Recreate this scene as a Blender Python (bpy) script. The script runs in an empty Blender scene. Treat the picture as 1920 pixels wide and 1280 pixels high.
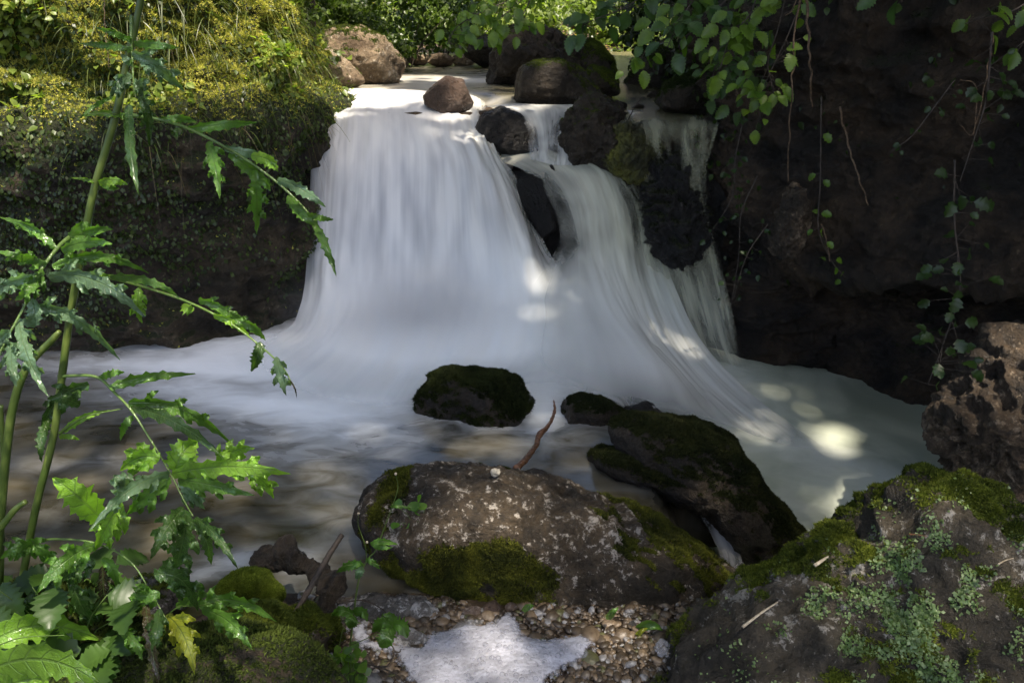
import bpy, bmesh, math, random
import numpy as np
from mathutils import Vector
S = bpy.context.scene
COL = S.collection
R = math.radians
# ------------------------------------------------------------------ camera, sky, sun, exposure
H = 1.5; PITCH = R(22); F = 1493.0
cd = bpy.data.cameras.new('camera'); cam = bpy.data.objects.new('camera', cd); COL.objects.link(cam)
cd.sensor_width = 36; cd.lens = F/1920*36; cd.clip_end = 500; cd.clip_start = .02
cam.location = (0, 0, H); cam.rotation_euler = (R(90)-PITCH, 0, 0)
S.camera = cam
SUN = np.array([.22, -.36, .90]); SUN = SUN/np.linalg.norm(SUN)      # towards the sun
w = bpy.data.worlds.new('World'); S.world = w; w.use_nodes = True
nt = w.node_tree; sky = nt.nodes.new('ShaderNodeTexSky'); sky.sky_type = 'NISHITA'; sky.sun_disc = False; sky.dust_density = 3.5; sky.air_density = .8
sky.sun_elevation = math.asin(SUN[2]); sky.sun_rotation = math.atan2(SUN[0], SUN[1])
nt.links.new(sky.outputs[0], nt.nodes['Background'].inputs[0]); nt.nodes['Background'].inputs[1].default_value = .15
ld = bpy.data.lights.new('sun', 'SUN'); ld.energy = 3.5; ld.angle = R(1.6); ld.color = (1, .90, .76)
lo = bpy.data.objects.new('sun', ld); COL.objects.link(lo); lo.location = (2, -3, 8)
lo.rotation_euler = Vector(SUN).to_track_quat('Z', 'Y').to_euler()
S.view_settings.view_transform = 'Standard'; S.view_settings.look = 'None'
S.view_settings.exposure = 1.75; S.view_settings.gamma = 1
S.cycles.max_bounces = 6; S.cycles.diffuse_bounces = 3; S.cycles.glossy_bounces = 2; S.cycles.transparent_max_bounces = 12
S.cycles.use_denoising = True
rng = np.random.default_rng(7)
CP, SP = math.cos(PITCH), math.sin(PITCH)
# ------------------------------------------------------------------ geometry helpers
def ray(px, py):
    x = (np.asarray(px, float)-960)/F; v = (640-np.asarray(py, float))/F
    return np.stack([x, CP+v*SP, -SP+v*CP], -1)
def at(px, py, Y):                      # the point seen at a photo pixel, at world depth Y
    d = ray(px, py); t = np.asarray(Y, float)/d[..., 1]
    return d*t[..., None] + np.array([0, 0, H])
def atz(px, py, z):
    d = ray(px, py); t = (z-H)/d[..., 2]
    return d*t[..., None] + np.array([0, 0, H])
def sm(a, b, x):
    t = np.clip((x-a)/(b-a), 0, 1); return t*t*(3-2*t)
_P = np.random.default_rng(3).permutation(256); _P = np.concatenate([_P, _P, _P])
_G = np.random.default_rng(4).normal(size=(256, 3)); _G /= np.linalg.norm(_G, axis=1)[:, None]
def noise(p):
    i = np.floor(p).astype(int); f = p-i; i &= 255
    u = f*f*f*(f*(f*6-15)+10); r = 0
    for a in (0, 1):
        for b in (0, 1):
            for c in (0, 1):
                h = _P[_P[_P[(i[:, 0]+a) & 255]+((i[:, 1]+b) & 255)]+((i[:, 2]+c) & 255)]
                g = _G[h]; d = f-np.array([a, b, c])
                wgt = (u[:, 0] if a else 1-u[:, 0])*(u[:, 1] if b else 1-u[:, 1])*(u[:, 2] if c else 1-u[:, 2])
                r = r+wgt*(g*d).sum(1)
    return r*1.5
def fbm(p, o=4, ridge=False):
    s = 0; a = 1.; t = 0
    for k in range(o):
        n = noise(p*2**k+k*17.3)
        s = s+a*((1-2*abs(n)) if ridge else n); t += a; a *= .5
    return s/t
def normals(V, Fc):
    a, b, c = V[Fc[:, 0]], V[Fc[:, 1]], V[Fc[:, 2]]
    fn = np.cross(b-a, c-a)
    if Fc.shape[1] == 4: fn = fn+np.cross(c-a, V[Fc[:, 3]]-a)
    N = np.zeros_like(V)
    for k in range(Fc.shape[1]): np.add.at(N, Fc[:, k], fn)
    return N/(np.linalg.norm(N, axis=1)[:, None]+1e-12)
def mk(name, V, Fc, mat=None, parent=None, smooth=True, attrs=None, uv=None, label=None, cat=None, group=None, kind=None):
    V = np.asarray(V, np.float32); Fc = np.asarray(Fc, np.int32); k = Fc.shape[1]
    me = bpy.data.meshes.new(name)
    me.vertices.add(len(V)); me.vertices.foreach_set('co', V.ravel())
    me.loops.add(Fc.size); me.loops.foreach_set('vertex_index', Fc.ravel())
    me.polygons.add(len(Fc)); me.polygons.foreach_set('loop_start', np.arange(0, Fc.size, k, dtype=np.int32))
    me.update(calc_edges=True); me.validate()
    me.polygons.foreach_set('use_smooth', np.full(len(me.polygons), smooth, bool))
    for n, v in (attrs or {}).items():
        v = np.asarray(v, np.float32)
        if v.ndim == 1:
            a = me.attributes.new(n, 'FLOAT', 'POINT'); a.data.foreach_set('value', v)
        else:
            a = me.attributes.new(n, 'FLOAT_COLOR', 'POINT')
            a.data.foreach_set('color', np.concatenate([v, np.ones((len(v), 1), np.float32)], 1).ravel())
    if uv is not None:
        l = me.uv_layers.new(name='UVMap'); l.data.foreach_set('uv', np.asarray(uv, np.float32)[Fc.ravel()].ravel())
    if mat: me.materials.append(mat)
    o = bpy.data.objects.new(name, me); COL.objects.link(o)
    if parent: o.parent = parent
    return tag(o, label, cat, group, kind)
def tag(o, label=None, cat=None, group=None, kind=None):
    for k, v in (('label', label), ('category', cat), ('group', group), ('kind', kind)):
        if v: o[k] = v
    return o
def empty(name, label, cat, group=None):
    o = bpy.data.objects.new(name, None); COL.objects.link(o); o.empty_display_size = .05
    return tag(o, label, cat, group)
def join(parts):
    Vs, Fs, n, out = [], [], 0, {}
    for p in parts:
        Vs.append(p[0]); Fs.append(p[1]+n); n += len(p[0])
        for k, v in (p[2] if len(p) > 2 else {}).items(): out.setdefault(k, []).append(v)
    return np.concatenate(Vs), np.concatenate(Fs), {k: np.concatenate(v) for k, v in out.items()}
def grid(nu, nv):                       # quads of an nv x nu vertex grid (row-major, u fastest)
    i, j = np.meshgrid(np.arange(nu-1), np.arange(nv-1)); a = (j*nu+i).ravel()
    return np.stack([a, a+1, a+1+nu, a+nu], 1)
def catmull(P, n):
    P = np.asarray(P, float); m = len(P)
    Q = np.concatenate([[2*P[0]-P[1]], P, [2*P[-1]-P[-2]]]); t = np.linspace(0, m-1, n)
    i = np.minimum(t.astype(int), m-2); f = (t-i).reshape((-1,)+(1,)*(P.ndim-1))
    a, b, c, d = Q[i], Q[i+1], Q[i+2], Q[i+3]
    return .5*(2*b+(c-a)*f+(2*a-5*b+4*c-d)*f*f+(3*b-a-3*c+d)*f**3)
def tube(pts, rad, n=8, seg=None, rough=0, seed=0):
    pts = catmull(pts, seg or max(6, len(pts)*6)); rad = np.interp(np.linspace(0, 1, len(pts)), np.linspace(0, 1, len(np.atleast_1d(rad))), np.atleast_1d(rad))
    T = np.gradient(pts, axis=0); T /= np.linalg.norm(T, axis=1)[:, None]+1e-9
    up = np.array([.31, .82, .48]); A = np.cross(T, up); A /= np.linalg.norm(A, axis=1)[:, None]; B = np.cross(T, A)
    th = np.linspace(0, 2*np.pi, n, endpoint=False)
    D = A[:, None]*np.cos(th)[None, :, None]+B[:, None]*np.sin(th)[None, :, None]
    V = pts[:, None]+D*rad[:, None, None]
    if rough:
        q = V.reshape(-1, 3); V = V+(D.reshape(-1, 3)*(fbm(q*(.55/rad.mean())+seed, 4)*rough)[:, None]).reshape(V.shape)
    m = len(pts); i = np.arange(m-1)[:, None]*n; j = np.arange(n)[None]
    Fc = np.stack([i+j, i+(j+1) % n, i+n+(j+1) % n, i+n+j], -1).reshape(-1, 4)
    V = np.concatenate([V.reshape(-1, 3), pts[:1], pts[-1:]]); c0 = m*n; e = np.arange(n)
    f0 = np.stack([e, np.full(n, c0), np.full(n, c0), (e+1) % n], 1)      # degenerate caps as fans
    cap0 = np.stack([(e+1) % n, e, np.full(n, c0)], 1); cap1 = np.stack([(m-1)*n+e, (m-1)*n+(e+1) % n, np.full(n, c0+1)], 1)
    tri = np.concatenate([Fc[:, [0, 1, 2]], Fc[:, [0, 2, 3]], cap0, cap1])
    return V, tri
_ico = {}
def ico(s):
    if s not in _ico:
        b = bmesh.new(); bmesh.ops.create_icosphere(b, subdivisions=s, radius=1)
        _ico[s] = (np.array([v.co[:] for v in b.verts]), np.array([[v.index for v in f.verts] for f in b.faces])); b.free()
    return _ico[s]
def scatter(T, Tf, pos, ax, nor, sc, curl=None):
    """copies of a leaf template T (x along, y across, z up) at pos, along ax, facing nor"""
    ax = ax/(np.linalg.norm(ax, axis=1)[:, None]+1e-9); y = np.cross(nor, ax); y /= np.linalg.norm(y, axis=1)[:, None]+1e-9
    z = np.cross(ax, y); sc = np.broadcast_to(sc, (len(pos),))
    M = np.stack([ax, y, z], 1)*sc[:, None, None]
    V = np.einsum('mk,nkj->nmj', T, M)+pos[:, None]
    Fc = Tf[None]+(np.arange(len(pos))*len(T))[:, None, None]
    return V.reshape(-1, 3), Fc.reshape(-1, Tf.shape[1])
def sample(V, Fc, n, wv=None, seed=0):
    """n points spread over a surface, weighted by the vertex weight wv"""
    r = np.random.default_rng(seed)
    if Fc.shape[1] == 4: Fc = np.concatenate([Fc[:, :3], Fc[:, [0, 2, 3]]])
    a, b, c = V[Fc[:, 0]], V[Fc[:, 1]], V[Fc[:, 2]]; fn = np.cross(b-a, c-a); A = np.linalg.norm(fn, axis=1)
    wt = A*(wv[Fc].mean(1) if wv is not None else 1); s = wt.sum()
    if s <= 0: return np.zeros((0, 3)), np.zeros((0, 3))
    f = r.choice(len(Fc), n, p=wt/s); u = r.random((n, 2)); k = u.sum(1) > 1; u[k] = 1-u[k]
    p = a[f]+(b[f]-a[f])*u[:, :1]+(c[f]-a[f])*u[:, 1:]
    return p, fn[f]/(A[f][:, None]+1e-12)
def rnd(n, r): v = r.normal(size=(n, 3)); return v/np.linalg.norm(v, axis=1)[:, None]
# leaf templates
def leaf_T(n=4, wd=.34, fold=.12, serr=0., droop=.18):
    xs = np.linspace(0, 1, n+1); V = []; 
    for i, x in enumerate(xs):
        wv = wd*math.sin(math.pi*min(1, x**.75*.98+.02))**.8 if 0 < i < n else 0
        zz = -droop*x*x
        V += [(x, 0, zz), (x+(serr*.5 if 0 < i < n else 0), wv*(1+serr*(1 if i % 2 else -1)), zz+fold*wv*2), (x+(serr*.5 if 0 < i < n else 0), -wv*(1+serr*(1 if i % 2 else -1)), zz+fold*wv*2)]
    Fc = []
    for i in range(n):
        a = i*3; b = a+3
        Fc += [(a, b, b+1), (a, b+1, a+1), (a, a+2, b+2), (a, b+2, b)]
    Fc = [f for f in Fc if len({tuple(np.round(V[k], 6)) for k in f}) == 3]
    return np.array(V), np.array(Fc)
T_SM = leaf_T(2, .38, .1); T_MD = leaf_T(4, .36, .12); T_HZ = leaf_T(14, .36, .14, .16, .3)
T_TUFT = (np.array([(0, -.2, 0), (0, .2, 0), (.3, 0, 1), (-.2, -.14, 0), (.12, .16, 0), (-.4, .3, .8), (.1, -.16, 0), (-.12, .1, 0), (-.05, -.45, .7)]), np.array([(0, 1, 2), (3, 4, 5), (6, 7, 8)]))
def tufts(V, Fc, n, wv, size, seed, cols, tilt=.5, down=0.):
    p, nn = sample(V, Fc, n, wv, seed); r = np.random.default_rng(seed+1)
    nn = nn+rnd(n, r)*tilt+np.array([0, 0, -down]); nn /= np.linalg.norm(nn, axis=1)[:, None]
    sc = size*r.uniform(.5, 1.3, n)
    v, f = scatter(*T_TUFT, p-nn*sc[:, None]*.15, np.cross(nn, rnd(n, r)), nn, sc)
    t = np.clip(r.normal(.45, .25, n)+1.1*fbm(p*8+seed, 3), 0, 1.25)[:, None]
    c = np.array(cols[0])*(1-t)+np.array(cols[1])*t
    return v, f, {'col': np.repeat(c, 9, 0)}
def leaves(T, pos, ax, nor, sc, r, cols, spread=.25):
    v, f = scatter(*T, pos, ax, nor, sc); n = len(pos)
    t = np.clip(r.normal(.5, spread, n), 0, 1)[:, None]; c = np.array(cols[0])*(1-t)+np.array(cols[1])*t
    return v, f, {'col': np.repeat(c, len(T[0]), 0)}
def blades(root, dirn, L, wd, r, cols, droop=.6, seg=5):
    n = len(root); t = np.linspace(0, 1, seg+1)[None, :, None]; L = np.broadcast_to(L, (n,))[:, None, None]
    C = root[:, None]+dirn[:, None]*L*t+np.array([0, 0, -1])*L*droop*t*t*r.uniform(.5, 1.5, (n, 1, 1))
    s = np.cross(dirn, rnd(n, r)); s /= np.linalg.norm(s, axis=1)[:, None]
    hw = np.broadcast_to(wd, (n,))[:, None, None]*(1-t**2*.95)*.5
    V = np.stack([C-s[:, None]*hw, C+s[:, None]*hw], 2).reshape(n, -1, 3)
    i = np.arange(seg)*2; q = np.stack([i, i+1, i+3, i+2], 1)
    Fc = (q[None]+(np.arange(n)*(seg+1)*2)[:, None, None]).reshape(-1, 4)
    tt = np.clip(r.normal(.5, .25, n), 0, 1)[:, None]; c = np.array(cols[0])*(1-tt)+np.array(cols[1])*tt
    return V.reshape(-1, 3), Fc, {'col': np.repeat(c, (seg+1)*2, 0)}
# ------------------------------------------------------------------ materials
class NT:
    def __init__(s, name):
        s.m = bpy.data.materials.new(name); s.m.use_nodes = True; s.t = s.m.node_tree; s.n = s.t.nodes; s.l = s.t.links
        s.b = s.n['Principled BSDF']; s.out = s.n['Material Output']
    def new(s, t, **k):
        n = s.n.new(t)
        for a, v in k.items(): setattr(n, a, v)
        return n
    def set(s, sock, v):
        if isinstance(v, bpy.types.NodeSocket): s.l.new(v, sock)
        elif isinstance(v, (tuple, list)) and len(v) == 3 and sock.type == 'RGBA': sock.default_value = (*v, 1)
        else: sock.default_value = v
    def pos(s, scale=(1, 1, 1), src=None):
        if src is None: src = s.new('ShaderNodeNewGeometry').outputs['Position']
        m = s.new('ShaderNodeMapping'); s.l.new(src, m.inputs[0]); m.inputs['Scale'].default_value = scale; return m.outputs[0]
    def noise(s, sc, det=4, rough=.6, vec=None, dist=0):
        n = s.new('ShaderNodeTexNoise'); s.set(n.inputs['Vector'], vec or s.pos()); n.inputs['Scale'].default_value = sc
        n.inputs['Detail'].default_value = det; n.inputs['Roughness'].default_value = rough; n.inputs['Distortion'].default_value = dist; return n.outputs[0]
    def vor(s, sc, vec=None, feature='F1'):
        n = s.new('ShaderNodeTexVoronoi'); n.feature = feature; s.set(n.inputs['Vector'], vec or s.pos()); n.inputs['Scale'].default_value = sc; return n.outputs['Distance']
    def ramp(s, fac, a, b, lo=0., hi=1.):
        n = s.new('ShaderNodeMapRange'); n.interpolation_type = 'SMOOTHSTEP'; s.set(n.inputs[0], fac)
        n.inputs[1].default_value = a; n.inputs[2].default_value = b; n.inputs[3].default_value = lo; n.inputs[4].default_value = hi; return n.outputs[0]
    def math(s, op, a, b=0., clamp=False):
        n = s.new('ShaderNodeMath', operation=op, use_clamp=clamp); s.set(n.inputs[0], a); s.set(n.inputs[1], b); return n.outputs[0]
    def mix(s, f, a, b, mode='MIX'):
        n = s.new('ShaderNodeMix', data_type='RGBA', blend_type=mode); s.set(n.inputs[0], f); s.set(n.inputs[6], a); s.set(n.inputs[7], b); return n.outputs[2]
    def attr(s, name, out='Fac'):
        n = s.new('ShaderNodeAttribute', attribute_name=name); return n.outputs[out]
    def bump(s, h, strength=.5, dist=.01, nrm=None):
        n = s.new('ShaderNodeBump'); s.set(n.inputs['Height'], h); n.inputs['Strength'].default_value = strength; n.inputs['Distance'].default_value = dist
        if nrm is not None: s.l.new(nrm, n.inputs['Normal'])
        return n.outputs[0]
    def fin(s, **k):
        for a, v in k.items(): s.set(s.b.inputs[a.replace('_', ' ')], v)
        return s.m
def rock_mat(name, dark, light, pale=(.3, .28, .26), pale_amt=.5, moss=(.03, .036, .007), moss2=(.008, .009, .003), wet=.5, scale=1.):
    g = NT(name); P = g.pos((scale,)*3)
    n1 = g.noise(4, 6, .65, P); n2 = g.noise(13, 8, .7, P, .6); n3 = g.noise(48, 5, .7, P); n4 = g.noise(160, 3, .6, P)
    c = g.mix(g.ramp(n1, .35, .65), dark, light)
    c = g.mix(g.math('MULTIPLY', g.ramp(n3, .35, .7), .55), c, tuple(x*.25 for x in dark))
    n5 = g.noise(30, 9, .78, P, .3); spots = g.ramp(g.math('ADD', g.math('MULTIPLY', n5, .7), g.math('ADD', g.math('MULTIPLY', n1, .35), g.math('MULTIPLY', n3, .25))), .80-.22*pale_amt, .85-.2*pale_amt)
    c = g.mix(g.math('MULTIPLY', spots, min(1, .4+pale_amt)), c, pale)
    mm = g.math('ADD', g.attr('moss'), g.math('MULTIPLY', g.math('SUBTRACT', n3, .5), .9))
    mf = g.ramp(mm, .38, .6)
    c = g.mix(mf, c, g.mix(g.ramp(n4, .35, .65), moss2, moss))
    h = g.math('ADD', g.math('MULTIPLY', n2, .7), g.math('ADD', g.math('MULTIPLY', n3, .35), g.math('MULTIPLY', n4, .14)))
    rg = g.math('MAXIMUM', g.ramp(n2, .35, .7, .75-.55*wet, .85-.2*wet), g.math('MULTIPLY', mf, .9))
    return g.fin(Base_Color=c, Roughness=rg, Specular_IOR_Level=.38, Normal=g.bump(h, 1., .05))
def leaf_mat(name, rough=.4, trans=.45, veins=False, spec=.5):
    g = NT(name); c = g.attr('col', 'Color')
    c = g.mix(g.math('MULTIPLY', g.ramp(g.noise(30, 3), .3, .7), .35), c, (.01, .02, .004))
    k = dict(Base_Color=c, Roughness=rough, Specular_IOR_Level=spec)
    if veins:
        uv = g.new('ShaderNodeUVMap').outputs[0]; sx = g.new('ShaderNodeSeparateXYZ'); g.l.new(uv, sx.inputs[0])
        av = g.math('ABSOLUTE', sx.outputs[1]); ph = g.math('SUBTRACT', sx.outputs[0], g.math('MULTIPLY', av, .55))
        tri = g.math('ABSOLUTE', g.math('SUBTRACT', g.math('FRACT', g.math('MULTIPLY', ph, 1.0)), .5))
        vein = g.math('MAXIMUM', g.ramp(tri, .07, .02), g.ramp(av, .10, .03))
        net = g.ramp(g.vor(170, feature='DISTANCE_TO_EDGE'), .10, .0)
        c = g.mix(g.math('MULTIPLY', vein, .5), c, (.10, .16, .05)); k['Base_Color'] = g.mix(g.math('MULTIPLY', net, .18), c, (.08, .14, .04))
        k['Normal'] = g.bump(g.math('SUBTRACT', g.noise(60, 3), g.math('ADD', g.math('MULTIPLY', vein, .8), g.math('MULTIPLY', net, .25))), .6, .004)
    g.fin(**k)
    tr = g.new('ShaderNodeBsdfTranslucent'); g.set(tr.inputs[0], g.mix(1., c, (1.7, 2.0, .7), 'MULTIPLY'))
    mx = g.new('ShaderNodeMixShader'); mx.inputs[0].default_value = trans
    g.l.new(g.b.outputs[0], mx.inputs[1]); g.l.new(tr.outputs[0], mx.inputs[2]); g.l.new(mx.outputs[0], g.out.inputs[0]); return g.m
def bark_mat(name, a, b, sc=1., rough=.7):
    g = NT(name); P = g.pos((3*sc, 3*sc, 3*sc)); n = g.noise(8, 6, .7, P); n2 = g.noise(40, 4, .7, P)
    return g.fin(Base_Color=g.mix(g.ramp(n, .35, .65), a, b), Roughness=rough, Normal=g.bump(g.math('ADD', n, g.math('MULTIPLY', n2, .4)), .8, .006))
def water_sheet_mat(name, wcol, green_lit, streak=1.):
    g = NT(name); uv = g.new('ShaderNodeUVMap').outputs[0]
    s1 = g.noise(1, 3, .55, g.pos((6*streak, .3, 1), uv)); s2 = g.noise(1, 2, .5, g.pos((34*streak, .45, 1), uv)); s3 = g.noise(1, 2, .5, g.pos((2.6, .6, 1), uv))
    s = g.math('ADD', g.math('MULTIPLY', s1, .36), g.math('ADD', g.math('MULTIPLY', s2, .05), g.math('MULTIPLY', s3, .59)))
    a = g.attr('a'); k = g.math('MULTIPLY', g.attr('st'), g.math('ADD', g.math('MULTIPLY', g.math('MULTIPLY', a, g.math('SUBTRACT', 1., a)), 4.2), .15))
    al = g.math('ADD', a, g.math('MULTIPLY', g.math('MULTIPLY', g.math('SUBTRACT', s, .5), 2.2), k), True)
    al = g.math('MULTIPLY', al, g.ramp(a, 0., .12))
    c = g.mix(g.attr('green_light'), wcol, green_lit)  # green light filtered through leaves, painted into the water colour
    c = g.mix(g.math('MULTIPLY', g.ramp(s, .66, .32), g.attr('st')), c, g.mix(1., c, (.80, .81, .85), 'MULTIPLY'))
    c = g.mix(g.math('MULTIPLY', g.math('SUBTRACT', 1., g.attr('st')), .85), c, (.86, .88, .87))
    g.fin(Base_Color=c, Roughness=.55, Specular_IOR_Level=.25, Alpha=al, Normal=g.bump(s3, .05, .02)); return g.m
def pool_mat(name, deep, mid, foamc, rough=.16):
    g = NT(name); P = g.pos(); f = g.attr('foam')
    d = g.noise(2.6, 3, .5, P, 1.2); w1 = g.noise(7, 4, .55, g.pos((.8, 1.6, 1)), .7)
    c = g.mix(g.ramp(d, .35, .65), deep, mid)
    ff = g.math('ADD', f, g.math('MULTIPLY', g.math('MULTIPLY', g.math('SUBTRACT', w1, .5), g.math('ADD', g.math('MULTIPLY', g.math('MULTIPLY', f, g.math('SUBTRACT', 1., f)), 4.), .05)), 1.1), True)
    c = g.mix(ff, c, foamc)
    return g.fin(Base_Color=c, Roughness=g.math('ADD', g.math('MULTIPLY', ff, .4), rough), Specular_IOR_Level=.5, Normal=g.bump(w1, .10, .03))
M_leaf = leaf_mat('leaf_green'); M_moss = leaf_mat('moss_green', .8, .25, spec=.2); M_thistle = leaf_mat('thistle_leaf', .27, .3, True, .8)
M_rock = rock_mat('rock_dark_wet', (.016, .012, .008), (.05, .036, .022), (.18, .16, .14), .25, wet=.7)
M_fallrock = rock_mat('rock_fall', (.007, .0065, .006), (.022, .018, .015), (.05, .05, .05), .2, wet=.9)
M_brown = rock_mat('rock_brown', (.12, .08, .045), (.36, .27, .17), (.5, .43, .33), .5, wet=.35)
M_wetred = rock_mat('rock_wet_reddish', (.05, .032, .022), (.13, .085, .06), (.2, .15, .11), .3, wet=1.)
M_main = rock_mat('rock_main', (.014, .011, .007), (.078, .056, .033), (.38, .34, .29), .5, moss=(.06, .065, .009), wet=.75, scale=1.15)
M_fore = rock_mat('rock_fore', (.024, .020, .013), (.10, .08, .052), (.36, .33, .28), .5, moss=(.08, .105, .015), wet=.45)
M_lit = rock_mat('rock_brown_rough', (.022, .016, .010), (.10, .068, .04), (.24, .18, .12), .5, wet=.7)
M_cliff = rock_mat('cliff_dark', (.009, .006, .003), (.055, .034, .017), (.16, .11, .06), .3, wet=.3)
M_tufa = rock_mat('tufa_bank', (.014, .011, .006), (.065, .046, .024), (.15, .12, .075), .35, moss=(.025, .032, .006), wet=.3)
M_soil = rock_mat('forest_soil', (.03, .02, .01), (.10, .065, .035), (.2, .14, .08), .4, wet=0)
M_grey = rock_mat('rock_grey_wet', (.06, .055, .05), (.2, .185, .17), (.42, .41, .40), .7, wet=.9)
M_peb = rock_mat('pebble_stone', (.12, .08, .055), (.30, .22, .17), (.45, .4, .36), .5, wet=.7, scale=3)
M_stem = leaf_mat('stem_green', .4, .05)
M_bark = bark_mat('bark_dark', (.018, .013, .009), (.06, .043, .03))
M_branch = bark_mat('bark_orange', (.05, .022, .010), (.20, .09, .04), 5, .35)
M_liana = bark_mat('liana_bark', (.04, .025, .012), (.15, .09, .045), 4, .5)
M_straw = bark_mat('straw_dry', (.3, .24, .16), (.55, .47, .34), 4)
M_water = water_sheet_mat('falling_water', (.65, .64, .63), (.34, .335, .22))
M_pool = pool_mat('pool_water', (.022, .019, .009), (.075, .062, .034), (.82, .84, .85))
M_chan = pool_mat('channel_water', (.30, .33, .25), (.44, .47, .37), (.66, .68, .62), .35)
M_stream = pool_mat('stream_water', (.05, .045, .022), (.16, .14, .075), (.72, .68, .62), .25)
# ------------------------------------------------------------------ the ground
def ground_z(X, Y):
    up = 1.0+.02*(Y-4.4)+.42*np.maximum(0, Y-13)+.05*np.maximum(0, Y-8)
    low = -.45+.463*sm(2.25, 1.75, Y)*sm(1.4, .6, abs(X))
    low = low+.30*sm(-.45, -1.0, X)*sm(2.0, 1.35, Y)
    z = low+(up-low)*sm(4.35, 4.7, Y)
    side = sm(1.5, 2.4, -X)*sm(3.9, 4.8, Y)*1.0+sm(2.3, 4.5, -X)*sm(5, 6, Y)*1.2+sm(1.5, 3.2, X)*sm(3.6, 4.6, Y)*1.3
    far = .5*np.maximum(0, abs(X)-3.2)*sm(3.0, 4.5, Y)
    z = z+side*sm(20, 11, Y)+far+sm(2.6, 5, abs(X))*sm(4, 1, Y)*1.4
    return z
ax_ = np.concatenate([np.linspace(-60, -6, 30)[:-1], np.linspace(-6, 6, 170), np.linspace(6, 60, 30)[1:]])
ay_ = np.concatenate([np.linspace(-30, 0, 14)[:-1], np.linspace(0, 14, 200), np.linspace(14, 90, 40)[1:]])
GX, GY = np.meshgrid(ax_, ay_); gx, gy = GX.ravel(), GY.ravel()
GV = np.stack([gx, gy, ground_z(gx, gy)], 1); GV[:, 2] += fbm(GV*np.array([1.1, 1.1, 0])+5, 4)*.16*sm(2.2, 4.6, abs(gx)+gy*.35)+fbm(GV*np.array([9, 9, 0]), 3)*.015
GF = grid(len(ax_), len(ay_))
mk('ground', GV, GF, M_soil, attrs={'moss': np.clip(.25+fbm(GV*.9, 3)*.9, 0, 1)*sm(4, 6, gy)}, kind='structure')
# ------------------------------------------------------------------ water
def gauss(P, blobs):
    f = 0
    for (px, py, z, rx, ry, ang, s) in blobs:
        c = atz(px, py, z); d = P[:, :2]-c[:2]; ca, sa = math.cos(R(ang)), math.sin(R(ang))
        u = d[:, 0]*ca+d[:, 1]*sa; v = -d[:, 0]*sa+d[:, 1]*ca
        f = f+s*np.exp(-(u*u/rx/rx+v*v/ry/ry))
    return f
# lower pool (left) and the channel that drains to the right, one level each
X, Y = np.meshgrid(np.linspace(-5, .95, 240), np.linspace(.9, 4.35, 140)); P = np.stack([X.ravel(), Y.ravel(), 0*X.ravel()], 1)
foam = gauss(P, [(760, 640, 0, .85, .33, 0, 1.1), (950, 700, 0, .45, .35, -25, .8), (560, 670, 0, .75, .22, -8, .75), (330, 690, 0, .75, .12, -4, .48), (430, 750, 0, .5, .12, -20, .42), (640, 780, 0, .35, .30, 30, .5),
     (560, 740, 0, .7, .2, 0, .35), (1010, 770, 0, .12, .2, 0, .5), (630, 950, 0, .12, .22, 20, .10), (430, 1060, 0, .12, .05, 25, .4), (560, 1060, 0, .06, .1, 0, .2), (150, 870, 0, .5, .06, 5, .08)])
foam = foam*1.15+.03; P[:, 2] = .006*fbm(P*3, 2)
P[:, 2] -= .30*sm(.42, .70, P[:, 0])*sm(2.75, 3.1, P[:, 1])+.5*np.maximum(sm(.66, .92, P[:, 0]), sm(.46, .78, P[:, 0])*sm(2.65, 2.45, P[:, 1]))
mk('pool_water', P, grid(240, 140), M_pool, attrs={'foam': np.clip(foam, 0, 1)}, kind='structure')
X, Y = np.meshgrid(np.linspace(.3, 3.2, 130), np.linspace(1.2, 4.5, 140)); P = np.stack([X.ravel(), Y.ravel(), 0*X.ravel()], 1)
P[:, 2] = -.36+.17*sm(2.5, 4.0, P[:, 1])*sm(2.2, .9, P[:, 0])+.008*fbm(P*np.array([2, 3, 1]), 2)
foam = gauss(P, [(1200, 730, -.2, .5, .4, 0, .9), (1450, 830, -.3, .8, .13, -32, .35), (1600, 850, -.3, .5, .1, -30, .35), (1520, 1000, -.35, .5, .35, 0, .35), (1330, 700, -.2, .3, .3, 0, .5)])*sm(2.1, 1.6, P[:, 0])
dk = sm(1.5, 2.0, P[:, 0]-.35*(3.2-P[:, 1]))
mk('channel_water', P, grid(130, 140), M_chan, attrs={'foam': np.clip(foam, 0, 1)}, kind='structure')
# upper stream
X, Y = np.meshgrid(np.linspace(-1.35, 3.2, 150), np.linspace(4.42, 12, 200)); P = np.stack([X.ravel(), Y.ravel(), 0*X.ravel()], 1)
zl = 1.03+.055*sm(4.7, 5.3, P[:, 1])-.35*sm(4.85, 4.5, P[:, 1])-.2*sm(5.15, 4.8, P[:, 1])*sm(-.05, -.25, P[:, 0])
zr = 1.0+.03*sm(4.4, 5.2, P[:, 1])
P[:, 2] = zl+(zr-zl)*sm(.5, .7, P[:, 0])*sm(6.5, 5.2, P[:, 1])+.018*(np.maximum(P[:, 1], 5.3)-5.3)+.007*fbm(P*np.array([3, 2, 1]), 3)
foam = gauss(P, [(700, 180, 1.08, .45, .5, 0, 1.2), (870, 190, 1.08, .4, .35, 0, .8), (780, 150, 1.1, .5, .5, 0, .6), (900, 150, 1.1, .5, .18, -25, .6), (1020, 205, 1.03, .35, .12, 0, .6), (850, 120, 1.15, 1.0, .5, 0, .15), (1280, 228, 1, .4, .08, 0, .15)])
mk('stream_water', P, grid(150, 200), M_stream, attrs={'foam': np.clip(foam*.72, 0, 1)}, kind='structure')
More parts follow.
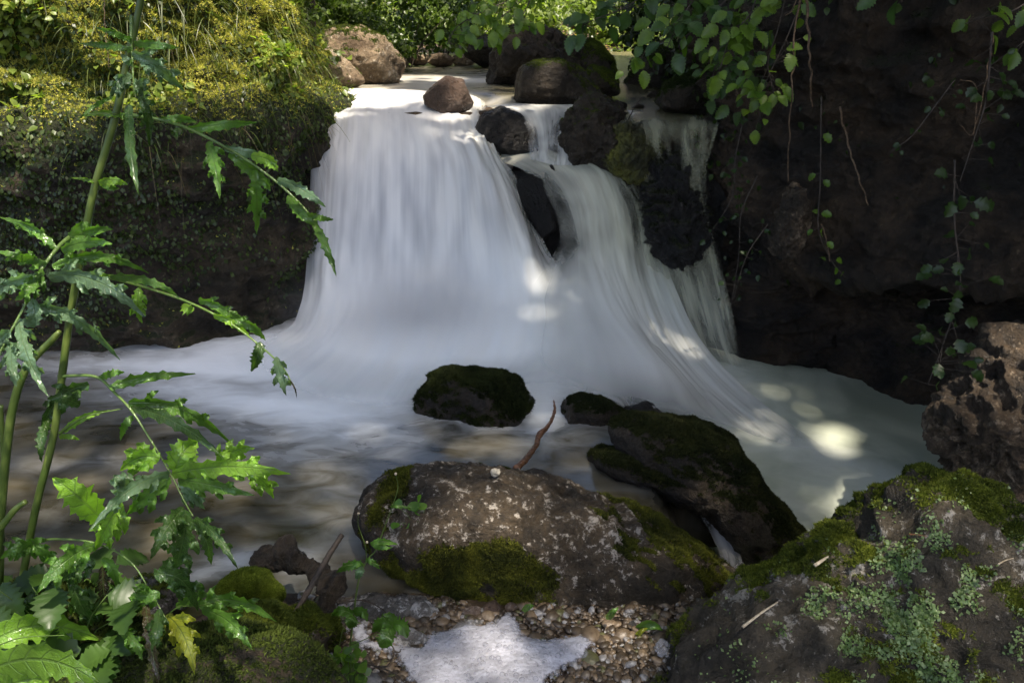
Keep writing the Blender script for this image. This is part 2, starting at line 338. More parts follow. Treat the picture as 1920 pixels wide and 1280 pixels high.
def loft(cols, nu, nv, lift=0.):
    C = np.array([[atz(p[0], p[1], p[2][0]) if isinstance(p[2], tuple) else at(*p) for p in c] for c in cols])          # cols x rows x 3
    C = catmull(C, nu).transpose(1, 0, 2); C = catmull(C, nv)  # nv x nu x 3
    return C
def sheet(name, cols, A, Tn, nu=90, nv=150, noise_amp=.02, back=0., us=1., froth=1.):
    C = loft(cols, nu, nv); V = C.reshape(-1, 3)
    A = np.array(A, float)                                    # cols x rows
    a = np.clip(catmull(catmull(A, nu).T, nv), 0, 1).ravel()
    u = np.tile(np.linspace(0, len(cols)-1, nu), nv); v = np.repeat(np.linspace(0, len(cols[0])-1, nv), nu)
    t = np.interp(u, np.arange(len(cols)), Tn)  # share of the painted leaf-green light, stronger towards the right
    N = normals(V, grid(nu, nv)); N[N[:, 1] > 0] *= -1
    V = V+N*(fbm(np.stack([u*2.2, v*.5, 0*u+back], 1), 3)*noise_amp*sm(0, 1.5, v))[:, None]
    V[:, 1] += back
    return mk(name, V, grid(nu, nv), M_water, attrs={'a': a, 'green_light': t*(1-.55*froth*sm(5.2, 7.2, v)), 'st': 1-.85*froth*sm(len(cols[0])-5.2, len(cols[0])-2.6, v) if len(cols[0]) > 8 else 0*v+1}, uv=np.stack([u*us+us*13, v], 1), kind='structure')
A_ = [
 [(585,172,5.1),(588,205,4.75),(588,245,4.42),(585,300,4.3),(580,400,4.22),(575,500,4.18),(562,575,(.09,)),(530,618,(.03,)),(400,655,(.012,))],
 [(660,166,5.25),(655,198,4.85),(655,228,4.5),(650,300,4.25),(645,400,4.16),(640,500,4.1),(630,582,(.09,)),(590,650,(.035,)),(470,720,(.014,))],
 [(745,168,5.2),(740,205,4.8),(742,238,4.45),(744,300,4.22),(743,400,4.12),(742,500,4.06),(735,584,(.10,)),(705,665,(.04,)),(610,785,(.014,))],
 [(820,172,5.1),(832,208,4.76),(835,248,4.42),(850,300,4.22),(856,400,4.1),(860,500,4.02),(858,584,(.12,)),(830,670,(.05,)),(760,780,(.014,))],
 [(882,178,5.05),(890,214,4.72),(903,262,4.4),(930,320,4.22),(955,400,4.1),(975,480,3.98),(985,560,3.84),(960,660,(.07,)),(890,740,(.02,))],
 [(915,195,4.9),(915,228,4.66),(937,290,4.36),(975,345,4.26),(1000,410,4.2),(1030,475,4.12),(1080,550,3.98),(1120,650,(.04,)),(1090,760,(.01,))]]
aA = [[.0,.0,.3,.55,.6,.6,.6,.3,0],[.8,1,1,.95,.92,.92,1,.9,0],[.8,1,1,.93,.9,.88,1,1,0],[.6,1,.97,.95,.9,.9,1,1,.0],[.7,.95,.9,.92,.9,.95,1,1,.0],[.0,.2,.4,.2,.0,.35,.9,.9,.0]]
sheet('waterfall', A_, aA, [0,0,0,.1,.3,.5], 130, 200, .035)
B_ = [
 [(905,290,4.5),(930,300,4.42),(985,322,4.32),(1030,375,4.22),(1050,440,4.12),(1030,490,4.0),(985,560,3.80),(960,650,(.10,)),(930,750,(.03,))],
 [(985,270,4.5),(1015,290,4.42),(1065,325,4.3),(1095,380,4.2),(1105,440,4.12),(1115,500,4.02),(1150,590,3.76),(1210,680,(.03,)),(1230,765,(.01,))],
 [(1045,285,4.5),(1080,298,4.4),(1125,322,4.3),(1150,380,4.2),(1160,440,4.14),(1175,520,4.04),(1215,620,3.8),(1290,710,3.5),(1370,800,3.15)],
 [(1100,300,4.45),(1130,310,4.38),(1160,330,4.3),(1190,385,4.22),(1202,450,4.16),(1220,530,4.08),(1262,630,3.88),(1340,730,3.55),(1460,830,3.15)],
 [(1140,318,4.42),(1165,328,4.36),(1190,345,4.3),(1215,390,4.24),(1235,450,4.18),(1262,530,4.08),(1310,630,3.95),(1400,730,3.62),(1560,850,3.1)]]
aB = [[.3,.5,.4,.15,.1,.2,.0,.0,.0],[.5,.8,.85,.85,.8,.9,.95,.95,.2],[.4,.75,.9,.9,.88,.9,.97,.95,.3],[.2,.5,.75,.42,.45,.75,.88,.88,.3],[0,0,.2,.12,.2,.5,.65,.6,.0]]
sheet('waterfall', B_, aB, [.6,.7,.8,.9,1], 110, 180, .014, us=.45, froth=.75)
C_ = [[(1150,208,4.7),(1150,228,4.38),(1160,262,4.28),(1172,320,4.22),(1190,400,4.18),(1206,470,4.14),(1235,560,4.08),(1270,650,4.0),(1320,730,3.85)],
 [(1205,208,4.7),(1205,229,4.36),(1212,262,4.24),(1222,320,4.18),(1235,400,4.15),(1250,470,4.12),(1275,560,4.06),(1305,650,3.98),(1350,735,3.85)],
 [(1255,210,4.7),(1255,230,4.35),(1260,262,4.22),(1266,320,4.16),(1272,400,4.13),(1285,470,4.1),(1308,560,4.05),(1335,650,3.97),(1375,740,3.84)],
 [(1305,212,4.7),(1305,231,4.34),(1306,262,4.2),(1305,320,4.14),(1310,400,4.11),(1322,470,4.08),(1342,560,4.03),(1362,650,3.95),(1400,740,3.82)],
 [(1350,214,4.7),(1348,232,4.33),(1340,262,4.2),(1325,320,4.14),(1328,400,4.1),(1345,470,4.07),(1368,560,4.02),(1388,650,3.94),(1420,735,3.8)]]
aC = [[.0,.4,.12,.06,.10,.36,.55,.62,.2],[.0,.5,.26,.10,.06,.32,.50,.52,.2],[.0,.5,.32,.14,.06,.30,.5,.5,.2],[.0,.5,.38,.30,.28,.42,.5,.42,.1],[.0,.4,.12,.08,.08,.12,.16,.12,0]]
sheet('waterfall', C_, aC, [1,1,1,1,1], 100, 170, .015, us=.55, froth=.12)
# small cascade between the two dark boulders in mid-fall
D_ = [[(885,205,4.8),(930,200,4.66),(960,206,4.52),(985,235,4.45),(990,270,4.4),(995,300,4.36)],
 [(950,195,4.75),(980,196,4.66),(1005,206,4.52),(1015,235,4.45),(1020,270,4.4),(1020,305,4.36)],
 [(1010,196,4.7),(1030,198,4.62),(1050,208,4.5),(1045,238,4.43),(1040,272,4.39),(1040,310,4.34)],
 [(1080,196,4.7),(1085,198,4.62),(1085,208,4.5),(1075,238,4.43),(1062,272,4.39),(1055,310,4.34)],
 [(1150,196,4.7),(1125,198,4.62),(1105,208,4.5),(1092,238,4.43),(1082,272,4.39),(1075,310,4.34)]]
aD = [[.6,.8,.4,.1,.1,.3],[.8,.9,.8,.6,.5,.6],[.8,.9,.75,.45,.4,.6],[.8,.9,.9,.85,.8,.8],[.2,.5,.3,.2,.2,.3]]
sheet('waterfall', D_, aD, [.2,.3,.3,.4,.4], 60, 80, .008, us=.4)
# trickle between the foreground boulders
E_ = [[(1240,915,2.6),(1290,940,2.5),(1325,985,2.38),(1345,1030,2.28),(1365,1080,2.18)],
      [(1270,905,2.6),(1310,935,2.5),(1350,985,2.38),(1365,1030,2.28),(1385,1080,2.18)],
      [(1300,900,2.6),(1335,935,2.5),(1372,985,2.38),(1385,1030,2.28),(1405,1080,2.18)]]
sheet('trickle', E_, [[0,.15,.3,.3,0],[.1,.5,.6,.75,.2],[0,.2,.35,.35,0]], [0,0,0], 30, 40, .006, us=.25)
# ------------------------------------------------------------------ rock walls
def wall(name, plan, rows, disp, mat, nu, nv, mossf, label, cat, lean=None, seed=0, cave=None, strata=0.):
    C = catmull(np.array(plan, float), nu); T = np.gradient(C, axis=0); T /= np.linalg.norm(T, axis=1)[:, None]
    N = np.stack([T[:, 1], -T[:, 0]], 1)                      # to the right of the direction of travel = out of the bank
    rr = catmull(np.array(rows, float), nv); u = np.linspace(0, len(plan)-1, nu)
    off = np.repeat(rr[:, 1:2], nu, 1); z = np.repeat(rr[:, :1], nu, 1)
    if cave is not None: off, z = cave(u[None], z, off)
    V = np.stack([C[None, :, 0]+N[None, :, 0]*off, C[None, :, 1]+N[None, :, 1]*off, z], -1).reshape(-1, 3)
    Fc = grid(nu, nv); Nv = normals(V, Fc)
    d = fbm(V*np.array([1.8, 1.8, 2.6])+seed, 5, True)*disp*(1+.8*sm(1., 1.3, V[:, 2]))+fbm(V*np.array([5, 5, 9.])+seed+9, 4)*disp*.6+fbm(V*24.+seed, 3)*disp*.14
    d = d+fbm(V*np.array([7, 7, 11.])+seed+3, 4, True)*disp*.25
    if strata: d = d+strata*fbm(np.stack([V[:, 0]*.6, V[:, 1]*.6, V[:, 2]*7+fbm(V*1.5, 2)*1.5], 1), 2)
    V = V+Nv*d[:, None]; Nv = normals(V, Fc); ms = mossf(V, Nv)
    o = mk(name, V, Fc, mat, attrs={'moss': ms}, label=label, cat=cat)
    return o, V, Fc, Nv, ms
planL = [(-5.5,3.2),(-4.2,3.45),(-3.2,3.6),(-2.57,3.7),(-1.95,3.72),(-1.5,3.85),(-1.28,4.1),(-1.2,4.5),(-1.22,5.2),(-1.6,6.3),(-2.4,7.5)]
rowsL = [(-.4,0),(-.1,.02),(.1,.03),(.4,.07),(.7,.10),(.92,.14),(1.02,.12),(1.12,-.06),(1.25,-.12),(1.45,-.16),(1.7,-.24),(2.0,-.5),(2.5,-.9),(3.2,-1.6)]
def mossL(V, N): return np.clip(.12+.55*sm(.75, 1.2, V[:, 2])+.6*N[:, 2]+.5*fbm(V*3, 3)+.25*sm(-1.8,-2.6,V[:,0]), 0, 1)
oL, VL, FL, NL, mL = wall('rock_bank', planL, rowsL, .12, M_tufa, 560, 420, mossL, 'tall mossy tufa bank overgrown with grass and small leaves left of the waterfall', 'rock bank', seed=2)
if NL[:, 1].mean() > 0: print('FLIP L')
planR = [(1.75,7.5),(1.45,6.2),(1.27,5.2),(1.17,4.5),(1.27,4.22),(1.48,3.95),(1.72,3.72),(2.02,3.48),(2.4,3.2),(2.8,2.6),(3.1,1.4),(3.2,-.5)]
rowsR = [(-.6,0),(-.35,0),(-.15,0),(0,0),(.15,0),(.26,0),(.32,0),(.4,.03),(.55,.05),(.75,.03),(1.,.0),(1.3,.0),(1.7,.04),(2.1,-.1),(2.6,-.5),(3.4,-1.3)]
def caveR(u, z, off):
    c = sm(4.3, 5.4, u)*np.ones_like(z)
    lip = .28+.05*(u-5)
    k = sm(lip+.06, lip-.04, z)*(1-sm(.2, -.5, z-lip+.25)*.35)
    return off-c*k*.55+.08*sm(lip-.02, lip+.08, z)*sm(lip+.6, lip+.1, z)*c, z+0*u
def mossR(V, N): return np.clip(-.05+.4*N[:, 2]+.5*fbm(V*2.5, 3)+.3*sm(1.2, 1.7, V[:, 2]), 0, 1)
oR, VR, FR, NR, mR = wall('rock_cliff', planR, rowsR, .13, M_cliff, 480, 380, mossR, 'dark overhanging rock wall with hollow base right of the waterfall', 'cliff', seed=31, cave=caveR, strata=.06)
if NR[:, 0].mean() > 0: print('FLIP R')
# rock behind the falls
allc = [[(520,200,5.2),(520,230,4.9),(520,260,4.6),(520,310,4.42),(520,400,4.4),(520,500,4.35),(500,600,4.3),(480,640,4.1),(460,660,3.9)]]+A_+B_[1:4]+[C_[2],C_[3],C_[4]]+[[(1420,215,4.7),(1420,235,4.4),(1420,262,4.3),(1420,320,4.25),(1430,400,4.2),(1440,470,4.15),(1450,560,4.1),(1460,650,4.),(1480,740,3.9)]]
C = loft(allc, 300, 260); V = C.reshape(-1, 3); Nn = normals(V, grid(300, 260)); sgn = -1 if Nn[:, 1].mean() > 0 else 1; Nn *= sgn
V = V-Nn*.15+Nn*(fbm(V*4+3, 5)*.06+fbm(V*18, 3)*.012)[:, None]-np.array([0, 0, .05])
mk('rock_ledge', V, grid(300, 260), M_fallrock, attrs={'moss': np.clip(fbm(V*3, 3)*.6, 0, 1)*.6}, label='dark wet rock step that the waterfall pours over', cat='rock ledge')
# ------------------------------------------------------------------ boulders
FW = np.array([0, CP, -SP]); UPc = np.array([0, SP, CP]); RT = np.array([1., 0, 0])
MC = ((.03, .045, .006), (.12, .15, .02))
def boulder(label, pts, Y, th, mat, sub=6, amp=.05, ridge=.0, moss=0., mdir=(0, 0, 1), seed=0, tuft=0, tsize=.012, mcol=MC, group=None, name='boulder', mfun=None, rot=0., cpx=None, facets=16):
    pts = np.array(pts, float); c = np.array(cpx) if cpx else (pts.max(0)+pts.min(0))/2
    rg_ = np.random.default_rng(seed+77); C0 = at(c[0], c[1], Y); dep = float((C0-np.array([0, 0, H]))@FW); k = dep/F
    q = pts-c; dense = []
    for i in range(len(q)):
        a, b = q[i], q[(i+1) % len(q)]
        for t in np.linspace(0, 1, 24, endpoint=False): dense.append(a+(b-a)*t)
    dense = np.array(dense); th_ = np.arctan2(-dense[:, 1], dense[:, 0]); rr = np.hypot(*dense.T)*k*(1+.0055*facets); o = np.argsort(th_)
    th_, rr = th_[o], rr[o]; ker = np.hanning(7); ker /= ker.sum(); 
    ths = np.linspace(-np.pi, np.pi, 360, endpoint=False); rs = np.interp(ths, th_, rr, period=2*np.pi)
    rs = np.convolve(np.concatenate([rs[-12:], rs, rs[:12]]), ker, 'same')[12:-12]
    B, Fc = ico(sub); x, y, z = B.T
    s = np.sqrt(np.maximum(0, 1-z*z)); r = np.interp(np.arctan2(y, x), ths, rs, period=2*np.pi)
    sc = rr.mean()
    tilt = (x*RT[:, None]+y*UPc[:, None]).T*1.0
    dirs = np.where(s[:, None] > 1e-6, tilt/np.maximum(s, 1e-6)[:, None], 0)
    V = C0+dirs*(r*np.power(s, .85))[:, None]-FW*(np.sign(z)*np.power(abs(z), .9)*th)[:, None]
    for n_ in rnd(facets, rg_):
        h_ = (V-C0)@n_; lim = h_.max()*rg_.uniform(.72, .93); V = V-n_*(np.maximum(0, h_-lim)*.9)[:, None]
    N = normals(V, Fc); 
    if ((V-C0)*N).sum() < 0: N = -N; Fc = Fc[:, ::-1]
    p = V/sc
    rid = max(ridge, .022)
    d = fbm(p*1.6+seed*3.7, 5)*amp*2.8+fbm(p*4.5+seed, 5, True)*rid*1.9+np.round(fbm(p*2.2+seed*1.3, 3)*5)/5*amp*.5+fbm(V*30+seed, 3)*.006/max(sc, .1)*.6
    V = V+N*(d*sc)[:, None]; N = normals(V, Fc)
    md = np.array(mdir, float); md /= np.linalg.norm(md)
    ms = np.clip(moss+.75*(N@md)-.25+.5*fbm(p*2.6+seed+4, 4), 0, 1) if moss > 0 else np.clip(fbm(p*2, 3)*.3, 0, 1)
    if mfun is not None: ms = mfun(V, N, ms)
    e = empty(name, label, 'rock', group)
    mk('stone', V, Fc, mat, parent=e, attrs={'moss': ms})
    if tuft:
        vis = ((N@-FW) > -.35)*1.
        v, f, a = tufts(V, Fc, tuft, sm(.35, .7, ms)*vis, tsize, seed+50, mcol); mk('moss', v, f, M_moss, parent=e, attrs=a, smooth=False)
    return e, V, Fc, N, ms
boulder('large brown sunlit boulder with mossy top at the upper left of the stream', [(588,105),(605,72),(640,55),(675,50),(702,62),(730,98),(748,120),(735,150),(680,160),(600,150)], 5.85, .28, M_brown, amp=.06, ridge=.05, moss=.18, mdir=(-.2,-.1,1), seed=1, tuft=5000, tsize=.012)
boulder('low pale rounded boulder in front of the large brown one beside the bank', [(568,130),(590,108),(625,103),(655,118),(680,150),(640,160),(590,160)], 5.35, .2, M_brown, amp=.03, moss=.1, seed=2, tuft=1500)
boulder('small smooth wet round rock standing in the white water at the brink', [(797,180),(812,150),(840,139),(866,152),(882,190),(872,218),(840,220),(800,200)], 4.8, .12, M_wetred, amp=.035, ridge=.02, seed=3, sub=6)
boulder('dark wet rounded rock with water arching over it beneath the brink', [(885,262),(905,220),(940,203),(975,210),(1000,240),(1005,285),(950,290)], 4.52, .11, M_fallrock, amp=.03, seed=4)
boulder('wide dark rock with long flat back just above the small cascade', [(950,180),(960,150),(985,125),(1020,120),(1080,135),(1130,160),(1145,180),(1125,200),(1040,204),(960,202)], 4.95, .25, M_rock, amp=.04, moss=.1, mdir=(.2,-.2,1), seed=5, tuft=3000, tsize=.01)
boulder('broad craggy dark boulder behind the wide flat-backed rock', [(912,150),(930,95),(975,68),(1040,78),(1085,110),(1085,150),(1000,155),(925,160)], 5.8, .35, M_rock, amp=.07, ridge=.06, moss=.1, seed=6, tuft=2500)
boulder('small dark boulder left of the far cascade', [(872,110),(885,85),(910,72),(935,85),(940,115),(900,120)], 7.2, .2, M_rock, amp=.05, moss=.1, seed=7, tuft=800)
boulder('green mossy boulder right of the craggy dark one', [(1060,140),(1075,95),(1105,85),(1140,105),(1155,160),(1110,175)], 5.9, .25, M_rock, amp=.06, moss=.5, seed=8, tuft=6000, tsize=.014)
boulder('rounded dark mossy rock between the flat-backed rock and the right bank', [(1085,165),(1100,132),(1130,130),(1155,150),(1158,180),(1110,185)], 5.3, .15, M_rock, amp=.05, moss=.4, seed=9, tuft=3000)
boulder('black wet rock at the right edge of the small cascade', [(1060,240),(1078,205),(1110,192),(1150,195),(1185,225),(1178,290),(1140,318),(1085,305),(1058,275)], 4.42, .16, M_rock, amp=.09, ridge=.09, moss=.05, seed=10, tuft=1200, tsize=.008)
boulder('angular wet rock with yellow green algae on its ledges', [(1140,262),(1165,235),(1215,240),(1235,285),(1218,335),(1165,332),(1140,300)], 4.3, .13, rock_mat('rock_algae', (.03,.03,.012), (.13,.13,.02), (.16,.15,.05), .4, wet=1.), amp=.10, ridge=.12, seed=11)
boulder('dark slanting mossy boulder under the right hand leaves above the still water', [(1228,200),(1255,158),(1310,140),(1380,150),(1400,200),(1340,222),(1260,220)], 4.75, .25, M_rock, amp=.05, moss=.5, seed=12, tuft=8000, tsize=.012, mcol=((.01,.018,.003),(.035,.05,.008)))
boulder('tall dark mossy boulder at the back of the right bank', [(1180,170),(1200,120),(1250,92),(1320,80),(1370,120),(1350,180),(1250,190)], 6., .35, M_rock, amp=.07, moss=.5, seed=13, tuft=5000, tsize=.016, mcol=((.012,.02,.003),(.05,.065,.01)))
boulder('ragged black mossy rock hanging in the right veil of water', [(1215,320),(1225,275),(1270,262),(1305,310),(1312,400),(1306,470),(1285,505),(1255,480),(1225,420)], 4.22, .13, M_fallrock, amp=.10, ridge=.14, seed=14, moss=.25, tuft=2500, tsize=.012, mcol=((.006,.006,.003),(.02,.018,.008)))
boulder('dark smooth rock showing through the middle of the fall', [(950,335),(985,322),(1020,345),(1045,400),(1050,470),(1025,480),(995,440),(968,380)], 4.29, .12, M_fallrock, amp=.03, seed=15)
boulder('moss covered boulder standing in the foam at the foot of the fall', [(788,745),(805,712),(840,697),(880,700),(940,705),(985,730),(1022,770),(1000,800),(920,815),(830,812),(795,785)], 2.98, .2, M_rock, amp=.05, ridge=.03, moss=.45, seed=16, tuft=26000, tsize=.015, mcol=((.009,.012,.003),(.04,.048,.011)))
boulder('small black wet boulder beside the orange branch', [(1043,785),(1055,755),(1090,743),(1145,750),(1180,778),(1160,800),(1090,808)], 2.93, .13, M_rock, amp=.06, ridge=.03, moss=.2, seed=17, tuft=7000, tsize=.009, mcol=((.008,.010,.003),(.032,.036,.01)))
boulder('flat black rock half under water behind the long dark boulder', [(1150,790),(1175,765),(1215,755),(1260,790),(1220,815)], 2.95, .12, M_fallrock, amp=.05, seed=18)
boulder('long dark mossy boulder sloping down to the channel on the right', [(1145,800),(1180,778),(1240,783),(1300,792),(1365,825),(1400,880),(1440,930),(1490,995),(1520,1050),(1490,1100),(1420,1110),(1380,1060),(1320,960),(1220,905),(1105,870),(1110,848),(1170,850)], 2.5, .22, M_rock, sub=7, amp=.05, ridge=.035, moss=.36, mdir=(.3,.2,1), seed=19, facets=0, tuft=60000, tsize=.013, mcol=((.009,.011,.003),(.045,.048,.012)), cpx=(1320,920))
def mfD(V, N, m):
    # moss runs along the far right flank and hangs in a curtain on the front
    a = at(1260, 980, 1.95); b = at(960, 1040, 1.85); c = at(740, 980, 2.05)
    g1 = np.exp(-(((V[:, 0]-a[0])/.26)**2))*sm(-.35, .35, N[:, 1]+N[:, 0])*1.0
    g2 = np.exp(-(((V[:, 0]-b[0]+.08)/.25)**2))*sm(.26, .12, V[:, 2]-.01+.10*fbm(V*7, 3))
    g3 = np.exp(-(((V[:, 0]-c[0])/.10)**2))*.62
    return np.clip(np.maximum.reduce([g1, g2, g3])*.95*(.75+.9*fbm(V*5+3, 3))+.45*fbm(V*11, 4)-.02, 0, 1)
eD, VD, FD, ND, mD = boulder('large speckled boulder with moss curtains in the middle of the foreground', [(672,965),(690,935),(740,910),(800,888),(900,886),(1000,902),(1110,936),(1230,986),(1330,1045),(1400,1100),(1430,1155),(1400,1210),(1300,1215),(1180,1185),(1060,1150),(900,1125),(790,1090),(700,1020)], 2.0, .24, M_main, sub=7, amp=.032, ridge=.04, moss=.01, mfun=mfD, facets=0, seed=20, tuft=110000, tsize=.012, mcol=((.014,.018,.003),(.13,.135,.015)), cpx=(1040,1030))
def mfE(V, N, m): return np.clip(.42*sm(.9, 1.1, V[:, 1]*.0+1)*0+.30*N[:, 2]+.55*fbm(V*3.2+2, 3)+.45*fbm(V*11+5, 3)+.13*sm(1.25, 1.7, V[:, 1])+.20*sm(1.0, 1.3, V[:, 0])+.06, 0, 1)
eE, VE, FE, NE, mE = boulder('big moss and lichen covered boulder filling the bottom right corner', [(1225,1310),(1295,1205),(1405,1128),(1525,1062),(1612,1008),(1680,930),(1740,912),(1840,925),(1920,978),(2060,1060),(2200,1400),(2000,1700),(1500,1700),(1250,1500)], 1.5, .27, M_fore, sub=7, amp=.032, ridge=.06, moss=.1, mfun=mfE, facets=0, seed=21, tuft=150000, tsize=.010, mcol=((.03,.045,.006),(.20,.23,.03)), cpx=(1740,1250))
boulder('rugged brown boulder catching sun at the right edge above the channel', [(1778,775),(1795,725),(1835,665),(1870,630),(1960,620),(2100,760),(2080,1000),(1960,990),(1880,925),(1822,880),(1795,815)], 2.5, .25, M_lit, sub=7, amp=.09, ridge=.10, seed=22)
boulder('flat grey wet stone at the left end of the gravel patch', [(628,1165),(660,1130),(720,1116),(790,1120),(850,1140),(865,1165),(820,1185),(740,1195),(650,1190)], 1.75, .08, M_grey, amp=.07, ridge=.05, seed=23, sub=6)
boulder('small flat grey stone beside the foam below the round leaves', [(705,1195),(740,1180),(790,1182),(808,1195),(780,1215),(720,1218)], 1.62, .035, M_grey, amp=.05, seed=24, sub=5, name='stone')
boulder('mossy grey boulder at the bottom left behind the thistle leaves', [(200,1110),(260,1085),(330,1090),(350,1130),(300,1160),(210,1150)], 1.72, .1, M_grey, amp=.08, seed=25, sub=6, moss=.1, tuft=1500, tsize=.008)
for i, (lab, x, y, rw, rh, Yd, mat) in enumerate([
    ('yellowish wet cobble at the foot of the big speckled boulder', 885, 1150, 20, 15, 1.72, M_peb), ('dark brown angular cobble right of the yellowish one', 922, 1145, 22, 20, 1.73, M_wetred),
    ('thin grey slab under the yellowish cobble', 885, 1168, 26, 8, 1.68, M_grey), ('small white pebble lying on top of the big speckled boulder', 929, 885, 11, 8, 2.0, None),
    ('dark brown pebble sticking out of the middle of the foam', 916, 1228, 9, 5, 1.57, M_wetred), ('small dark pebble at the lower right of the foam', 972, 1256, 8, 5, 1.53, M_wetred),
    ('flat dark pebble at the bottom edge of the foam', 1000, 1267, 14, 6, 1.51, M_wetred), ('pale grey pebble near the curled leaf at the right end of the gravel', 1176, 1154, 14, 10, 1.72, M_grey),
    ('grey pebble just left of the curled leaf', 1187, 1173, 14, 10, 1.68, M_grey), ('flat pale pebble at the bottom right of the foam', 1050, 1272, 22, 9, 1.5, M_peb),
    ('buff rounded stone at the bottom left of the foam', 775, 1272, 20, 12, 1.5, M_peb), ('dark stone at the bottom beside the buff one', 812, 1277, 18, 9, 1.49, M_wetred),
    ('dark flat stone right of the foam edge', 1010, 1188, 16, 8, 1.66, M_wetred), ('long brown stone along the upper foam edge', 1035, 1195, 20, 6, 1.65, M_peb),
    ('small pale stone under the white pebble boulder near the brown cobble', 958, 1138, 12, 9, 1.74, M_peb), ('small pinkish stone at the tip of the foam', 965, 1165, 13, 10, 1.7, M_peb)]):
    a = np.linspace(0, 2*np.pi, 8, endpoint=False); rr = np.random.default_rng(i).uniform(.85, 1.12, 8)
    if mat is None: mat = rock_mat('pebble_white', (.5,.46,.38), (.62,.56,.45), (.6,.55,.45), .3, wet=.1)
    boulder(lab, np.stack([x+rw*np.cos(a)*rr, y+rh*np.sin(a)*rr], 1), Yd, .018 if rw > 12 else .01, mat, sub=4, amp=.08, seed=30+i, name='pebble', facets=5)
for i, (x, y, rw, rh, Yd) in enumerate([(780,112,26,8,7.3),(825,113,28,9,7.2),(868,113,22,8,7.4),(755,118,10,7,6.9),(1160,200,16,7,4.8),(1195,205,14,5,4.9),(1225,182,12,7,5.4)]):
    a = np.linspace(0, 2*np.pi, 8, endpoint=False)
    boulder('low stone at the edge of the upper stream, '+['leftmost of three in a row','middle of three in a row','rightmost of three in a row','tiny one beside the brown boulder','beside the flat-backed rock','in the still right hand water','under the leaves near the slanting boulder'][i], np.stack([x+rw*np.cos(a), y+rh*np.sin(a)], 1), Yd, .09, M_brown if i < 4 else M_rock, sub=5, amp=.08, seed=60+i, name='stone')
# ------------------------------------------------------------------ gravel, foam
r = np.random.default_rng(11)
gz = lambda x, y: ground_z(x, y)+.008
n = 10000; px = r.uniform(560, 1330, n); py = r.uniform(1112, 1420, n); Pg = atz(px, py, 0.)
k = Pg[:, 1] < 1.80+.16*fbm(Pg*5+2, 3); Pg = Pg[k]; n = len(Pg); Pg[:, 2] = ground_z(Pg[:, 0], Pg[:, 1])+.004
B, Bf = ico(2); B = B*np.array([1, .75, .42])+.12*np.stack([fbm(B*1.5+j*7, 2) for j in (1, 2, 3)], 1)
v, f = scatter(B, Bf, Pg, rnd(n, r)*np.array([1, 1, .25]), np.array([0, 0, 1.])+rnd(n, r)*.45, r.gamma(1.3, .0036, n)+.0018)
t = r.random((n, 1)); t = t**1.6; c = np.array([.035, .026, .016])*(1-t)+np.array([.22, .16, .10])*t; c[r.random(n) < .14] = (.26, .25, .24); c[r.random(n) < .05] = (.10, .10, .04)
g = NT('gravel_stone'); cc = g.mix(g.math('MULTIPLY', g.ramp(g.noise(90, 4), .3, .7), .5), g.attr('col', 'Color'), (.03, .02, .015)); g.fin(Base_Color=cc, Roughness=.38, Normal=g.bump(g.noise(180, 3), .4, .003))
mk('gravel', v, f, g.m, attrs={'col': np.repeat(c, len(B), 0)}, kind='stuff', label='wet brown gravel at the foot of the big speckled boulder', cat='gravel')
# foam: a thin domed raft with bubbles set in it
outl = np.array([(650,1172),(690,1165),(700,1200),(735,1205),(790,1212),(800,1190),(840,1178),(880,1170),(925,1168),(945,1150),(962,1150),(975,1168),(985,1190),(1020,1198),(1060,1195),(1100,1190),(1120,1210),(1105,1225),(1095,1240),(1060,1255),(1030,1280),(1010,1320),(900,1340),(800,1320),(760,1270),(735,1230),(700,1225),(660,1215)], float)
OW = atz(outl[:, 0], outl[:, 1], .024)[:, :2]
X, Y = np.meshgrid(np.linspace(OW[:, 0].min()-.02, OW[:, 0].max()+.02, 330), np.linspace(OW[:, 1].min()-.02, OW[:, 1].max()+.02, 230)); P = np.stack([X.ravel(), Y.ravel()], 1)
def sdist(P, O):
    d = np.full(len(P), 1e9); ins = np.zeros(len(P), bool)
    for i in range(len(O)):
        a, b = O[i], O[(i+1) % len(O)]; e = b-a; t = np.clip(((P-a)@e)/(e@e), 0, 1); d = np.minimum(d, np.linalg.norm(P-a-t[:, None]*e, axis=1))
        cr = ((a[1] > P[:, 1]) != (b[1] > P[:, 1])); xx = (b[0]-a[0])*(P[:, 1]-a[1])/(b[1]-a[1]+1e-12)+a[0]; ins ^= cr & (P[:, 0] < xx)
    return np.where(ins, d, -d)
P3 = np.concatenate([P, np.zeros((len(P), 1))], 1)
sd = sdist(P, OW)+fbm(P3*22, 3)*.011
zf = .024+.016*np.sqrt(np.clip(sd/.05, 0, 1))+.0035*fbm(P3*30, 3)+.0012*fbm(P3*170, 2)-.03*(sd < 0)
zf -= .02*sm(.006, -.002, sd)
keep = sd > -.006; Fc = grid(330, 230); Fc = Fc[keep[Fc].all(1)]; used = np.unique(Fc); mp = np.zeros(len(P), int); mp[used] = np.arange(len(used)); Vf = np.concatenate([P, zf[:, None]], 1)[used]; Ff = mp[Fc]
g = NT('foam_froth'); vv = g.vor(260, feature='DISTANCE_TO_EDGE'); v2 = g.vor(95); 
cc = g.mix(g.ramp(g.noise(14, 4), .35, .7), (.46, .46, .51), (.28, .275, .30)); cc = g.mix(g.ramp(g.noise(60, 3), .62, .8), cc, (.45, .43, .43))
